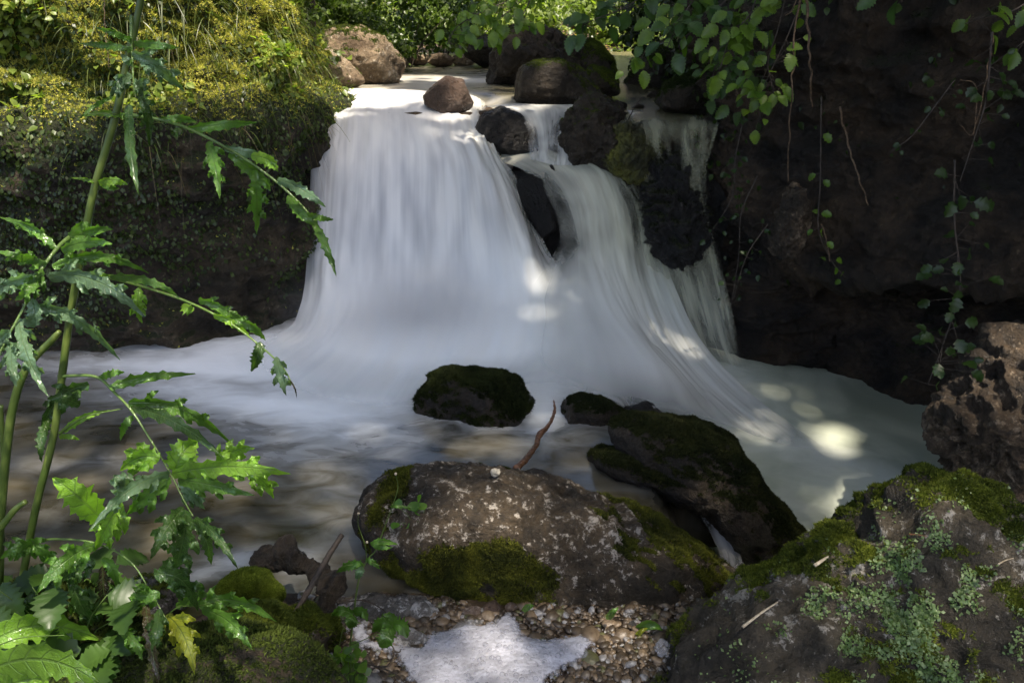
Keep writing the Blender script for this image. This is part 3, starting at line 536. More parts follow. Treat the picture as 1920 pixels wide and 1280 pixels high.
g.fin(Base_Color=cc, Roughness=.3, Normal=g.bump(g.math('ADD', g.math('MULTIPLY', vv, .6), g.math('MULTIPLY', v2, -.7)), .6, .004), Alpha=g.ramp(g.math('ADD', g.attr('edge'), g.math('MULTIPLY', g.math('SUBTRACT', g.noise(150, 3), .5), .5)), .1, .5))
fo = mk('foam', Vf, Ff, g.m, attrs={'edge': sm(-.004, .045, sd[used])+.04}, kind='stuff', label='white bubbly foam raft lying on the gravel', cat='foam')
p, nn = sample(Vf, Ff, 900, None, 4); B2, B2f = ico(3)
v, f = scatter(B2, B2f, p, rnd(len(p), r), nn, np.clip(r.gamma(2.2, .0016, len(p)), .0018, .0075))
g = NT('bubble_film'); lw = g.new('ShaderNodeLayerWeight'); lw.inputs[0].default_value = .35
g.fin(Base_Color=(.40, .40, .43), Roughness=.03, Specular_IOR_Level=1., Alpha=g.ramp(lw.outputs['Facing'], .2, 1., .2, .9)); mk('foam_bubbles', v, f, g.m, parent=fo, kind='stuff')
p0 = atz(1245, 1215, .04); b1 = rnd(160, r)*r.random((160, 1))**.4*np.array([.022, .028, .012])+p0
v, f = scatter(B2, B2f, b1, rnd(160, r), rnd(160, r), r.uniform(.002, .0055, 160)); mk('foam', v, f, g.m, kind='stuff', label='little heap of bubbles beside the curled leaf', cat='foam')
# ------------------------------------------------------------------ moss, leaves, grass on the banks
r = np.random.default_rng(21)
G1, G2 = (.02, .038, .008), (.07, .11, .02); Y1, Y2 = (.14, .15, .016), (.62, .57, .13)
visL = (NL@np.array([.2, -1, .3]) > -.4)*1.*(VL[:, 0] > -3.6)*(VL[:, 1] < 6.2)
topL = sm(1.05, 1.3, VL[:, 2])*sm(2.6, 2.1, VL[:, 2])
v, f, a = tufts(VL, FL, 190000, visL*(topL*1.0+.05*sm(.4, .8, mL)), .016, 3, (Y1, Y2), .6); 
mk('moss', v, f, M_moss, smooth=False, attrs=a, kind='stuff', label='yellow green moss carpeting the top of the left bank', cat='moss')
p, nn = sample(VL, FL, 52000, visL*(sm(1.9, .9, VL[:, 2])*.8+.5*topL)*sm(-.25, .15, fbm(VL*2.6+3, 3)+.25*sm(-1.4, -2, VL[:, 0]))*sm(.1, .3, VL[:, 2])*(1-.85*np.exp(-((VL-at(440, 500, 3.8))**2).sum(1)/.3**2)), 8)
nn = nn+rnd(len(nn), r)*.5; ax = np.array([0, 0, -1.])+rnd(len(nn), r)*.8
v, f, a = leaves(T_SM, p+nn*.004, ax, nn, r.uniform(.012, .030, len(p)), r, (G1, (.10, .14, .035)))
mk('creeping_plants', v, f, M_leaf, attrs=a, kind='stuff', label='tiny dark green leaves creeping over the left rock face', cat='ground cover')
p, nn = sample(VL, FL, 9000, visL*topL*sm(-.15, .15, fbm(VL*1.7+8, 2)), 9)
v, f, a = leaves(T_MD, p+nn*.015, rnd(len(p), r)+nn*.6+np.array([0, -.4, -.2]), nn*.6+np.array([0, -.3, .8])+rnd(len(p), r)*.5, r.uniform(.018, .05, len(p)), r, ((.05, .10, .012), (.32, .38, .07)))
mk('undergrowth', v, f, M_leaf, attrs=a, kind='stuff', label='low leafy plants among the moss on top of the left bank', cat='undergrowth')
e1 = visL*sm(.95, 1.1, VL[:, 2])*sm(1.9, 1.5, VL[:, 2])*sm(-2.3, -1.6, VL[:, 0])
p, nn = sample(VL, FL, 2400, e1, 10); d = nn*.7+np.array([.05, -.15, .45])+rnd(len(p), r)*.45; d /= np.linalg.norm(d, axis=1)[:, None]
v, f, a = blades(p, d, r.uniform(.06, .2, len(p)), r.uniform(.003, .006, len(p)), r, ((.03, .055, .008), (.16, .19, .04)), 1.0, 6)
mk('grass', v, f, M_leaf, attrs=a, kind='stuff', label='tufts of long grass drooping from the rim of the left bank', cat='grass')
p, nn = sample(VL, FL, 350, visL*sm(.8, 1.1, VL[:, 2])*sm(1.5, 1.3, VL[:, 2])*sm(-1.9, -1.3, VL[:, 0]), 12)
d = nn*.5+np.array([.1, -.1, -.1])+rnd(len(p), r)*.3
v, f, a = blades(p, d, r.uniform(.12, .32, len(p)), r.uniform(.002, .004, len(p)), r, ((.06, .04, .02), (.22, .17, .07)), 1.4, 7)
mk('dry_grass', v, f, M_leaf, attrs=a, kind='stuff', label='brown withered grass hanging over the edge of the left bank', cat='grass')
r3 = np.random.default_rng(77); p = at(r3.uniform(572, 592, 46), r3.uniform(165, 270, 46), 4.25); d = np.array([.55, -.25, .3])+rnd(46, r3)*.35
v, f, a = blades(p, d, r3.uniform(.07, .19, 46), r3.uniform(.003, .006, 46), r3, ((.015, .02, .006), (.05, .06, .015)), 1.3, 8)
mk('grass', v, f, M_leaf, attrs=a, kind='stuff', label='dark grass blades drooping over the water at the brink', cat='grass')
# right wall: sparse ivy-like leaves near the rim
visR = (NR[:, 0] < .5)*(VR[:, 1] > 2)*(VR[:, 1] < 6.5)
p, nn = sample(VR, FR, 6500, visR*(sm(.7, 1.6, VR[:, 2])+.6*sm(3.9, 4.6, VR[:, 1])*sm(.0, .3, VR[:, 2]))*sm(-.15, .2, fbm(VR*2.2+9, 3)), 14)
v, f, a = leaves(T_MD, p+nn*.03, np.array([0, 0, -1.])+rnd(len(p), r)*.7, nn+rnd(len(p), r)*.5, r.uniform(.015, .045, len(p)), r, ((.012, .026, .006), (.06, .10, .018)))
mk('creeping_plants', v, f, M_leaf, attrs=a, kind='stuff', label='dark small leaves hanging along the top of the right cliff', cat='ground cover')
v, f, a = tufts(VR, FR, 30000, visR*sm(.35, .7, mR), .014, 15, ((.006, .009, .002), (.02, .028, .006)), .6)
mk('moss', v, f, M_moss, smooth=False, attrs=a, kind='stuff', label='dark moss on the right cliff', cat='moss')
# forest floor and slopes behind
wv = sm(4.8, 5.6, gy)*sm(18, 13, gy)*(abs(gx) < 5.5)*((gx < -1.1) | (gx > 1.5) | (gy > 9.5))
p, nn = sample(GV, GF, 60000, wv*sm(-.35, .15, fbm(GV*np.array([.8, .8, 0])+1, 3)), 16); q = r.random(len(p))
v, f, a = leaves(T_MD, p+np.array([0, 0, 1])*(q[:, None]**2*.3), rnd(len(p), r)+np.array([0, -.6, 0]), np.array([0, -.4, 1.])+rnd(len(p), r)*.5, r.uniform(.03, .09, len(p)), r, ((.05, .08, .012), (.24, .30, .05)))
mk('undergrowth', v, f, M_leaf, attrs=a, kind='stuff', label='green undergrowth covering the forest floor behind the stream', cat='undergrowth')
p, nn = sample(GV, GF, 14000, wv, 17)
v, f, a = leaves(T_SM, p+np.array([0, 0, .01]), rnd(len(p), r)*np.array([1, 1, .2]), np.array([0, 0, 1.])+rnd(len(p), r)*.4, r.uniform(.04, .08, len(p)), r, ((.16, .09, .05), (.5, .34, .22)))
mk('leaf_litter', v, f, M_leaf, attrs=a, kind='stuff', label='brown fallen leaves on the forest floor', cat='leaf litter')
# shrubs behind the brown boulder and around the back
def shrub(label, px, py, Y, rad, n, cols, size, seed, group='shrubs along the upper stream'):
    r = np.random.default_rng(seed); c = at(px, py, Y); e = empty('shrub', label, 'shrub', group); e.location = c-np.array([0, 0, rad[2]])
    parts = []
    for k in range(7):
        d = rnd(1, r)[0]*np.array(rad)*.8; d[2] = abs(d[2])*1.2
        parts.append(tube([(0, 0, -.1), d*.4+np.array([0, 0, .1]), d+np.array([0, 0, rad[2]*.6])], [.008, .002], 5))
    V, Fc, _ = join(parts); mk('stem', V, Fc, M_bark, parent=e)
    cl = rnd(26, r)*np.array(rad)*r.uniform(.45, 1.05, (26, 1))+np.array([0, 0, rad[2]])
    p = cl[r.integers(0, 26, n)]+rnd(n, r)*(r.random((n, 1))**.5)*np.array(rad)*.34
    v, f, a = leaves(T_MD, p, rnd(n, r)+np.array([0, -.3, -.5]), np.array([0, -.4, .9])+rnd(n, r)*.6, size*r.uniform(.5, 1.2, n), r, cols)
    mk('foliage', v, f, M_leaf, parent=e, attrs=a, smooth=False)
SH = [('leafy green shrub on the bank behind the brown boulder', 640, 25, 6.6, (.5,.35,.35), 3000, .05), ('drooping grassy shrub hanging over the far bank left of centre', 760, 35, 7.2, (.5,.4,.35), 3200, .045),
  ('dense shrub over the dark hollow behind the three low stones', 830, 30, 7.8, (.45,.4,.35), 2600, .05), ('sunlit bush left of the far cascade', 905, 20, 9.0, (.7,.5,.4), 2600, .07),
  ('bright yellow green bush at the top centre beyond the far cascade', 1080, -15, 12.5, (1.1,.6,.5), 2600, .1), ('bright bush right of the far cascade', 1200, 5, 10.5, (.9,.6,.5), 2800, .08),
  ('dark shrub above the slanting mossy boulder', 1280, 60, 6.5, (.55,.4,.4), 3000, .05), ('dim shrub at the back of the right bank', 1380, 40, 5.6, (.5,.4,.45), 2600, .045),
  ('shrub on the left bank top beside the grass tufts', 520, 10, 5.0, (.28,.25,.2), 1400, .04)]
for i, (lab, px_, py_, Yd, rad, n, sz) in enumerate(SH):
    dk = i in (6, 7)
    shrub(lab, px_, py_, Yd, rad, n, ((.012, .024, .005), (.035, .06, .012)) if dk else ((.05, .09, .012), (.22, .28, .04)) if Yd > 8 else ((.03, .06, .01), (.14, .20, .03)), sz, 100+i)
# far cascade and dam stones
sheet('far_cascade', [[(930,62,11.3),(930,72,11.),(925,92,10.9),(920,112,10.8)],[(950,62,11.3),(950,70,11.),(950,92,10.9),(945,112,10.8)],[(975,62,11.3),(975,72,11.),(970,92,10.9),(965,112,10.8)]], [[.2,.5,.4,.1],[.5,.9,.8,.3],[.2,.4,.3,.1]], [0,0,0], 20, 24, 0.01)
sheet('far_cascade', [[(1035,62,11.6),(1035,68,11.3),(1032,78,11.2),(1030,88,11.1)],[(1060,62,11.6),(1060,68,11.3),(1060,78,11.2),(1060,88,11.1)],[(1090,62,11.6),(1092,68,11.3),(1095,78,11.2),(1098,88,11.1)]], [[.2,.7,.5,.1],[.5,1,.9,.3],[.2,.6,.5,.1]], [0,0,0], 20, 24, 0.01)
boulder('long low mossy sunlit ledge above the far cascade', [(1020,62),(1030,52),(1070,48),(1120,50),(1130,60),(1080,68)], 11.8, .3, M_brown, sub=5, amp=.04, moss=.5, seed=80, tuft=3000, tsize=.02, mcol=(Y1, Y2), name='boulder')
# trees behind
def tree(label, base, top, rad, seed, limbs=5, crown=None, cols=((.03, .06, .01), (.10, .15, .03)), nleaf=0, size=.1, lift=0.):
    r = np.random.default_rng(seed); e = empty('tree', label, 'tree', 'forest trees'); b = np.array(base, float); t = np.array(top, float)-b; e.location = b
    parts = [tube([(0, 0, -.3), t*.3+rnd(1, r)[0]*.04, t*.65+rnd(1, r)[0]*.08, t], [rad*1.25, rad, rad*.85, rad*.5], 12, 30, rad*.2, seed)]
    for k in range(limbs):
        s = t*r.uniform(.55, .98); d = rnd(1, r)[0]*np.array([1, 1, .3]); d = d*r.uniform(.8, 1.8)+np.array([0, 0, r.uniform(.4, 1.)])
        parts.append(tube([s, s+d*.5+rnd(1, r)[0]*.1, s+d], [rad*.4, rad*.1], 6))
    V, Fc, _ = join(parts); mk('trunk', V, Fc, M_bark, parent=e)
    return e, b, t, r
def crown(e, b, P, size, r, cols):
    n = len(P); v, f, a = leaves(T_SM, P-b, rnd(n, r)*np.array([1, 1, .5])+np.array([0, 0, -.2]), SUN*1.6+rnd(n, r)*.4, size, r, cols); mk('crown', v, f, M_leaf, parent=e, attrs=a, smooth=False)
for i, (lab, x, y0, rad, h) in enumerate([('dark slim trunk beyond the far cascade', .05, 13.2, .10, 7), ('thin leaning tree right of the far cascade', 1.2, 14.5, .09, 8), ('thick shaded trunk at the back right of the forest', 3.2, 12.5, .2, 9),
    ('forest tree behind the left bank', -3.6, 10.5, .18, 9), ('pale trunk deep in the forest near the centre', -1.0, 16.5, .12, 9), ('tree at the back left of the forest', -6, 14, .2, 9), ('tree far behind the right bank', 6, 15, .2, 9)]):
    z0 = float(ground_z(np.array([x]), np.array([y0]))[0]); e, b, t, r_ = tree(lab, (x, y0, z0), (x+.4*(-1)**i, y0+.2, z0+h), rad, 200+i)
    cl = np.array([x, y0, z0+h])+rnd(22, r_)*np.array([1.9, 1.9, 1.3]); n = 3200
    crown(e, b, cl[r_.integers(0, 22, n)]+rnd(n, r_)*.55*r_.random((n, 1))**.5, r_.uniform(.08, .16, n), r_, ((.03, .06, .01), (.10, .15, .03)))
# tree stem at the left rim (dark vertical at the top)
e, b, t, r_ = tree('dark tree stem rising from the end of the left bank', at(572, 95, 5.1), at(566, -900, 5.3), .045, 230, 2)
e2, b2, t2, r2 = tree('shaded tree trunk standing in the leaves above the right cliff', at(1365, 190, 4.6), at(1350, -1100, 4.9), .06, 231, 2)

# drifting spray at the foot of the fall: a real volume, densest near the water
B, Bf = ico(5); c = np.array([-.42, 3.82, .10]); V = B*np.array([.95, .55, .42])
g = NT('spray'); g.n.remove(g.b); pv = g.new('ShaderNodeVolumePrincipled'); tc = g.new('ShaderNodeTexCoord').outputs['Object']
gr = g.new('ShaderNodeTexGradient'); gr.gradient_type = 'QUADRATIC_SPHERE'; g.l.new(g.pos((1/.95, 1/.55, 1/.42), tc), gr.inputs[0])
nz = g.noise(3.5, 2, .5); g.set(pv.inputs['Density'], g.math('MULTIPLY', g.math('MULTIPLY', gr.outputs[1], g.ramp(nz, .0, .5)), 3.0))
g.set(pv.inputs['Color'], (.95, .96, .97)); g.l.new(pv.outputs[0], g.out.inputs['Volume']); g.m.cycles.homogeneous_volume = False
o = mk('spray', V, Bf, g.m, kind='stuff', label='white spray drifting at the foot of the waterfall', cat='spray'); o.location = c
# ------------------------------------------------------------------ unseen canopy added to shade the ravine, gaps cut to place the sun patches
GAPS = [  # (photo pixel, depth Y or None with z), radius m, chance that a leaf is missing
 (at(1000, 552, 3.83), .06, .98), (at(1045, 568, 3.81), .06, .98), (at(1080, 595, 3.70), .05, .98), (at(950, 575, 3.85), .025, .9), (at(925, 540, 3.9), .035, .8), (at(1000, 580, 3.8), .03, .7), (atz(1510, 806, -.3), .07, 1.), (atz(1545, 815, -.3), .16, 1.), (atz(1580, 828, -.3), .06, 1.), (at(1850, 700, 2.5), .10, .95), (at(1830, 760, 2.45), .05, .9), (at(1890, 850, 2.4), .06, .8),
 (at(760, 725, 3.2), .06, .9), (at(940, 1010, 1.9), .07, .75), (at(900, 940, 1.95), .10, .5), (at(1120, 1150, 1.7), .07, .7), (at(1060, 1080, 1.8), .04, .8), (at(1340, 900, 2.3), .04, .5),
 (at(440, 470, 3.8), .22, .30), (at(440, 540, 3.9), .10, .4), (at(1470, 430, 3.6), .06, .8), (at(1480, 200, 3.4), .10, .7), (at(1400, 110, 3.3), .09, .8), (at(1180, 40, 3.6), .12, .8), (at(1880, 90, 2.6), .12, .5),
 (at(1535, 420, 3.2), .05, .8), (at(1600, 490, 3.4), .12, .75), (at(1750, 450, 3.3), .08, .7), (at(1840, 480, 3.2), .06, .8), (at(1640, 260, 3.6), .06, .7), (at(1850, 700, 2.5), .14, 1.), (at(1530, 530, 3.2), .05, 1.), (at(640, 100, 5.7), .42, .97), (at(700, 180, 5.1), .33, 1.), (at(630, 200, 4.75), .20, 1.), (at(850, 170, 5.0), .22, 1.), (at(940, 180, 5.1), .15, .9), (at(790, 140, 6.2), .35, .9),
 (at(1000, 150, 5.4), .2, .4), (at(1260, 190, 5.0), .16, .5), (at(90, 50, 4.1), .85, 1.), (at(320, 40, 4.2), .62, .98), (at(480, 60, 4.6), .4, .9), (at(540, 170, 4.4), .12, .9), (at(330, 230, 3.9), .12, .7), (at(20, 230, 4.2), .3, .5), (at(500, 200, 4.4), .2, .4),
 (at(950, 60, 4.5), .4, .55), (at(1700, 1000, 1.6), .14, .35), (at(1850, 1150, 1.4), .16, .35), (at(1500, 1220, 1.3), .10, .35), (at(400, 880, 1.05), .14, .8), (at(60, 520, 1.0), .08, .7), (at(100, 1230, 1.0), .12, .45), (at(1000, 20, 12), 2.2, .97), (at(760, 30, 7.3), .5, .85), (at(640, 25, 6.6), .4, .7), (at(1200, 5, 10.5), 1., .95), (at(905, 20, 9), .8, .9)]
def canopy(label, base, lo, hi, dist, seed, step=.046):
    e, b, t, r = tree(label, base, np.array(base)+np.array([.3, .2, dist*.9]), .2, seed, 8)
    xs = np.arange(lo[0], hi[0], step); ys = np.arange(lo[1], hi[1], step); X, Y = np.meshgrid(xs, ys); n = X.size
    g = np.stack([X.ravel()+r.uniform(-step, step, n)*.5, Y.ravel()+r.uniform(-step, step, n)*.5, np.full(n, .8)], 1)
    P = g+SUN*((dist+fbm(g*.7, 2)*.3+r.uniform(-.35, .35, n))/SUN[2])[:, None]
    keep = r.random(n) > .35*sm(3.0, 2.2, g[:, 1]+.5*np.maximum(0, g[:, 0]))+.15*sm(2.5, 3.3, g[:, 1])*sm(.4, -.3, g[:, 0])
    for T, rad, pr in GAPS:
        pr = 1-(1-pr)*.3 if pr > .35 else pr
        q = P-T; dd = np.linalg.norm(q-(q@SUN)[:, None]*SUN, axis=1)
        keep &= ~((dd < rad+.035) & (r.random(n) < pr))
    P = P[keep]; n = len(P); P = P-np.zeros(3)
    crown(e, b, P, np.where(P[:, 1]-SUN[1]*dist/SUN[2] > 2.6, 1.55, 1.05)*r.uniform(.12, .16, n), r, ((.02, .04, .008), (.07, .11, .02)))
canopy('unseen overhanging tree added to shade the left of the ravine', (-3.3, -.6, .9), (-4.2, -1.), (-.6, 9.), 3.6, 301)
canopy('unseen overhanging tree added to shade the falls and the right cliff', (3.6, .2, 1.2), (-.6, -1.), (3.6, 9.), 3.9, 302)
# ------------------------------------------------------------------ leafy twigs and hanging vines
def twig(name, label, cat, pts, n, size, seed, cols, T=T_HZ, spread=.05, group=None, wood=M_bark, rad=.003, hang=.6, mat=None):
    r = np.random.default_rng(seed); C = np.array([at(*p) for p in pts]); e = empty(name, label, cat, group); e.location = C[0]; C = C-C[0]
    cc = catmull(C, 60); parts = [tube(C, [rad, rad*.5], 6, 40)]
    idx = np.sort(r.integers(4, 60, n)); p0 = cc[idx]; off = rnd(n, r)*np.array([1, .8, .6])*spread*r.uniform(.4, 1.3, (n, 1)); p1 = p0+off
    for k in range(n): parts.append(tube([p0[k], p0[k]+off[k]*.6, p1[k]], [.0012, .0007], 4, 5))
    V, Fc, _ = join(parts); mk('twig', V, Fc, wood, parent=e)
    ax = off/np.linalg.norm(off, axis=1)[:, None]*.8+np.array([0, 0, -hang])+rnd(n, r)*.3
    nor = np.array([0, -.75, .65])+rnd(n, r)*.45
    v, f, a = leaves(T, p1, ax, nor, size*.78*r.uniform(.6, 1.25, n), r, cols); mk('foliage', v, f, mat or M_leaf, parent=e, attrs=a)
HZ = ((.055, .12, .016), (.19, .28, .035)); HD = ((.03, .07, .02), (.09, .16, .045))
def pxw(w, Y): return w*Y/F
for i, (lab, pts, n, sz, cols) in enumerate([
  ('hazel twig dipping over the far bank with its tip lowest at the left', [(1010,-60,4.3),(960,-5,4.2),(900,25,4.1),(858,50,4.0),(838,85,4.0)], 46, .075, HZ),
  ('hazel twig with pale lit leaves over the craggy boulder', [(1050,-70,4.4),(980,0,4.2),(930,40,4.1),(905,70,4.1)], 40, .08, HZ),
  ('hazel twig reaching down to the far cascade', [(1020,-60,4.1),(985,20,4.1),(962,55,4.1)], 22, .07, HZ),
  ('twig of blue green leaves at the top above the far cascade', [(1240,-40,3.7),(1180,10,3.6),(1120,35,3.6),(1090,50,3.6)], 26, .095, HD),
  ('long twig with serrated leaves reaching down right of the mossy boulder', [(1330,-40,3.6),(1270,40,3.5),(1215,90,3.5),(1190,140,3.5)], 26, .09, HZ),
  ('twig hanging over the slanting mossy boulder', [(1400,-40,3.5),(1330,30,3.4),(1270,60,3.4),(1250,90,3.4)], 28, .085, HD),
  ('cluster of bright leaves against the black cliff at the top', [(1430,-60,3.4),(1410,20,3.3),(1370,70,3.3),(1350,130,3.3)], 42, .085, HZ),
  ('leafy twig lowest of those hanging by the two thin lianas', [(1480,-40,3.4),(1460,50,3.3),(1440,120,3.3),(1455,180,3.3)], 26, .075, HZ),
  ('leafy twig along the lip of the still water at the right', [(1440,-20,3.7),(1380,80,3.6),(1340,130,3.6),(1345,160,3.6)], 30, .075, HD),
  ('dark leafed twig at the top left of the black cliff', [(1380,-60,3.9),(1310,-10,3.8),(1260,15,3.8)], 40, .085, HD),
  ('twig with yellow green leaves trailing low beside the two thin lianas', [(1520,-50,3.35),(1480,60,3.3),(1430,170,3.3),(1425,230,3.3)], 30, .07, HZ),
  ('dense dark leaved twig behind the lianas', [(1450,-80,3.7),(1400,0,3.6),(1390,90,3.6),(1400,200,3.6)], 44, .075, HD),
  ('twig with two toothed leaves at the top right', [(1720,-60,2.7),(1700,-20,2.6),(1690,5,2.6)], 5, .08, HD),
  ('twig of pointed leaves in the top right corner', [(1960,-20,2.6),(1900,20,2.55),(1840,35,2.5),(1810,45,2.5)], 12, .07, HZ),
  ('small leafy twig below the top right corner', [(1990,20,2.6),(1930,70,2.55),(1905,90,2.5)], 9, .06, HZ)]):
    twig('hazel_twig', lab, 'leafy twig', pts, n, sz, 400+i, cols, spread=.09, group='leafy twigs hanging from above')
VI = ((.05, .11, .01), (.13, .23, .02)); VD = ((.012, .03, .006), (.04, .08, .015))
for i, (lab, pts, n, sz, cols, sp) in enumerate([
  ('vine with small leaves hanging beside the right veil of water', [(1400,200,3.9),(1380,290,3.85),(1372,370,3.8),(1330,440,3.8)], 34, .035, VD, .07),
  ('short vine ending in a pale twig near the right edge of the fall', [(1420,330,3.8),(1390,400,3.75),(1385,480,3.75),(1370,580,3.75)], 22, .03, VD, .06),
  ('thin creeper trailing diagonally down the middle of the black cliff', [(1790,150,2.9),(1745,210,2.9),(1710,255,2.9),(1670,285,2.9)], 12, .03, VD, .03),
  ('hanging creeper with bright green leaves above the hollow', [(1540,180,3.2),(1538,340,3.2),(1535,430,3.2),(1560,490,3.2),(1585,520,3.2)], 14, .045, VI, .03),
  ('vine of dim leaves hanging in front of the right cliff, upper one', [(1860,60,2.3),(1850,180,2.3),(1830,250,2.3),(1800,340,2.3)], 22, .045, VD, .06),
  ('vine of dim leaves hanging lowest over the mouth of the hollow', [(1790,300,2.3),(1790,420,2.3),(1800,540,2.3),(1770,640,2.3),(1740,720,2.3)], 44, .05, VD, .09),
  ('leafy trailer low on the left edge of the hollow', [(1440,420,3.6),(1400,480,3.6),(1375,560,3.65)], 14, .035, VD, .05)]):
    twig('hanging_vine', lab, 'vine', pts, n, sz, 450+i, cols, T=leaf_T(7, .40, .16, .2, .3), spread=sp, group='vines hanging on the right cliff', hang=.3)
for i, (lab, pts, rad) in enumerate([('thin liana hanging straight down the black cliff, left one of two', [(1500,-60,3.25),(1490,100,3.25),(1483,200,3.25),(1478,340,3.3)], .0045), ('thicker liana hanging from the top, right one of two', [(1505,-60,3.1),(1514,40,3.1),(1520,120,3.1),(1524,200,3.15)], .0065),
   ('short root leaning down the middle of the cliff', [(1575,200,3.1),(1590,270,3.1),(1610,330,3.05),(1628,385,3.05)], .005), ('slender root with a forked end above the hollow', [(1540,420,3.2),(1550,450,3.2),(1556,490,3.2)], .004), ('fine root curving off the top right bushes', [(1862,60,2.6),(1850,140,2.6),(1825,255,2.6)], .003),
   ('pale bent twig on the black cliff at the right', [(1800,150,2.6),(1830,165,2.6),(1825,250,2.6),(1800,235,2.6)], .002), ('thin pale twig at the very top beside the lianas', [(1497,-10,3.2),(1485,20,3.2),(1472,30,3.2)], .003), ('bare black twig sticking up from the black wet rock', [(1178,225,4.3),(1190,200,4.25),(1205,182,4.2)], .004),
   ('long thin dry stem hanging down the left bank', [(195,0,3.6),(198,60,3.58),(205,130,3.56)], .002), ('dry stalk hanging over the dark ledge of the left bank', [(300,235,3.6),(303,290,3.58),(306,330,3.58)], .0015)]):
    cc_ = catmull(np.array([at(*p) for p in pts]), 16); cc_[1:-1] += rnd(14, np.random.default_rng(700+i))*np.linalg.norm(cc_[-1]-cc_[0])*.011
    V, Fc = tube(cc_, [rad*.85, rad*.5], 7, 80, rad*.6, i); mk('liana', V, Fc, M_liana if i != 7 else M_bark, label=lab, cat='root', group='roots and lianas')
# tree base on the cliff that catches a little sun
boulder('knobbly root bulge at the foot of the left liana', [(1462,470),(1455,440),(1470,400),(1478,360),(1500,350),(1508,420),(1495,465),(1475,482)], 3.62, .1, M_lit, sub=6, amp=.12, ridge=.12, seed=90, name='root_bulge')
# ------------------------------------------------------------------ branches and dead wood
V, Fc = tube([at(968,878,2.15), at(985,862,2.25), at(1005,835,2.4), at(1012,815,2.5), at(1030,795,2.62), at(1040,770,2.75), at(1038,750,2.85)], [.010,.0095,.008,.011,.007,.0055,.0025], 12, 80, .006, 1)
mk('branch', V, Fc, M_branch, label='wet orange brown branch leaning out of the pool behind the big speckled boulder', cat='branch')
V, Fc = tube([at(545,1165,1.45), at(585,1095,1.5), at(620,1035,1.56), at(641,1002,1.6)], [.006,.0075,.007,.0065], 8, 40, .002, 2)
mk('stick', V, Fc, M_bark, label='thin dark stick propped upright against the black root', cat='stick')
V, Fc = tube([at(478,1080,1.75), at(500,1052,1.74), at(530,1042,1.72), at(560,1055,1.7), at(600,1075,1.68), at(622,1105,1.64), at(618,1150,1.6)], [.016,.030,.034,.027,.026,.028,.02], 22, 120, .05, 5)
mk('root', V, Fc, M_rock, label='black wet gnarled root arching at the edge of the pool', cat='root', attrs={'moss': np.clip(fbm(V*12, 2)*.8, 0, 1)})
e = empty('log', 'short mossy rotten log end behind the foam and the leaves', 'log')
V, Fc = tube([at(440,1200,1.35), at(500,1190,1.42), at(560,1185,1.45), at(632,1195,1.5)], [.05,.055,.052,.04], 28, 120, .06, 6)
ml = np.clip(.35+.5*fbm(V*8, 3)+.3*normals(V, Fc)[:, 2], 0, 1); mk('wood', V, Fc, M_rock, parent=e, attrs={'moss': ml}); v, f, a = tufts(V, Fc, 12000, sm(.3, .6, ml), .01, 71, ((.03, .045, .005), (.14, .17, .02))); mk('moss', v, f, M_moss, parent=e, attrs=a, smooth=False)
boulder('bright green moss cushion beside the black root', [(405,1120),(415,1090),(450,1072),(500,1080),(535,1105),(535,1150),(480,1165),(415,1150)], 1.62, .07, M_tufa, sub=5, amp=.08, moss=1., seed=72, tuft=26000, tsize=.009, mcol=((.05, .08, .006), (.20, .25, .03)), name='moss_cushion')
boulder('dark mossy earth mound under the thistle at the bottom left', [(-300,1180),(-60,1120),(100,1110),(250,1150),(400,1170),(520,1180),(640,1215),(660,1300),(640,1420),(200,1600),(-300,1500)], 1.12, .22, M_tufa, sub=6, amp=.06, moss=.35, seed=73, tuft=30000, tsize=.010, mcol=((.02, .03, .005), (.09, .12, .02)), name='earth_mound')
for i, (lab, pts, rad) in enumerate([('pale dry grass straw lying on the foreground rock', [(1392,1175,1.55),(1425,1150,1.6),(1458,1128,1.66)], .003), ('buff splinter of wood at the edge of the mossy boulder', [(1527,1060,1.72),(1545,1048,1.74),(1565,1035,1.77)], .004), ('orange pine needle on the moss', [(1705,1001,1.7),(1722,1002,1.7),(1738,1005,1.7)], .0015), ('thin dry stalk on the moss at the far right', [(1872,1057,1.55),(1885,1050,1.56),(1900,1046,1.57)], .0015)]):
    C = np.array([at(*p) for p in pts]); 
    for j in range(3):                      # drop onto the boulder
        d = np.linalg.norm(VE[:, :2]-C[j, :2], axis=1); cand = VE[d < .02]; 
        if len(cand): 
            t = cand[:, 2].max()+rad; p = atz(pts[j][0], pts[j][1], t); C[j] = p
    V, Fc = tube(C, [rad*1.2, rad*.6], 6, 20); mk('straw', V, Fc, M_straw if i != 2 else M_branch, label=lab, cat='straw', group='dry straws on the rock')
# fine black rootlets beside the foam
pr = []
for k, pts in enumerate([[(700,1175),(720,1195),(738,1215),(735,1235),(720,1240)],[(735,1220),(748,1222),(752,1216)],[(640,1130),(680,1125),(715,1140),(725,1150)],[(672,1240),(710,1250),(740,1262),(760,1280)],[(680,1270),(705,1250),(725,1248),(735,1235)],[(690,1225),(700,1245),(730,1265)]]):
    pr.append(tube([atz(x, y, .055) for x, y in pts], [.0022, .0012], 6, 30, .001, k))
V, Fc, _ = join(pr); mk('rootlet', V, Fc, M_bark, label='tangle of thin black rootlets at the left of the foam', cat='root')
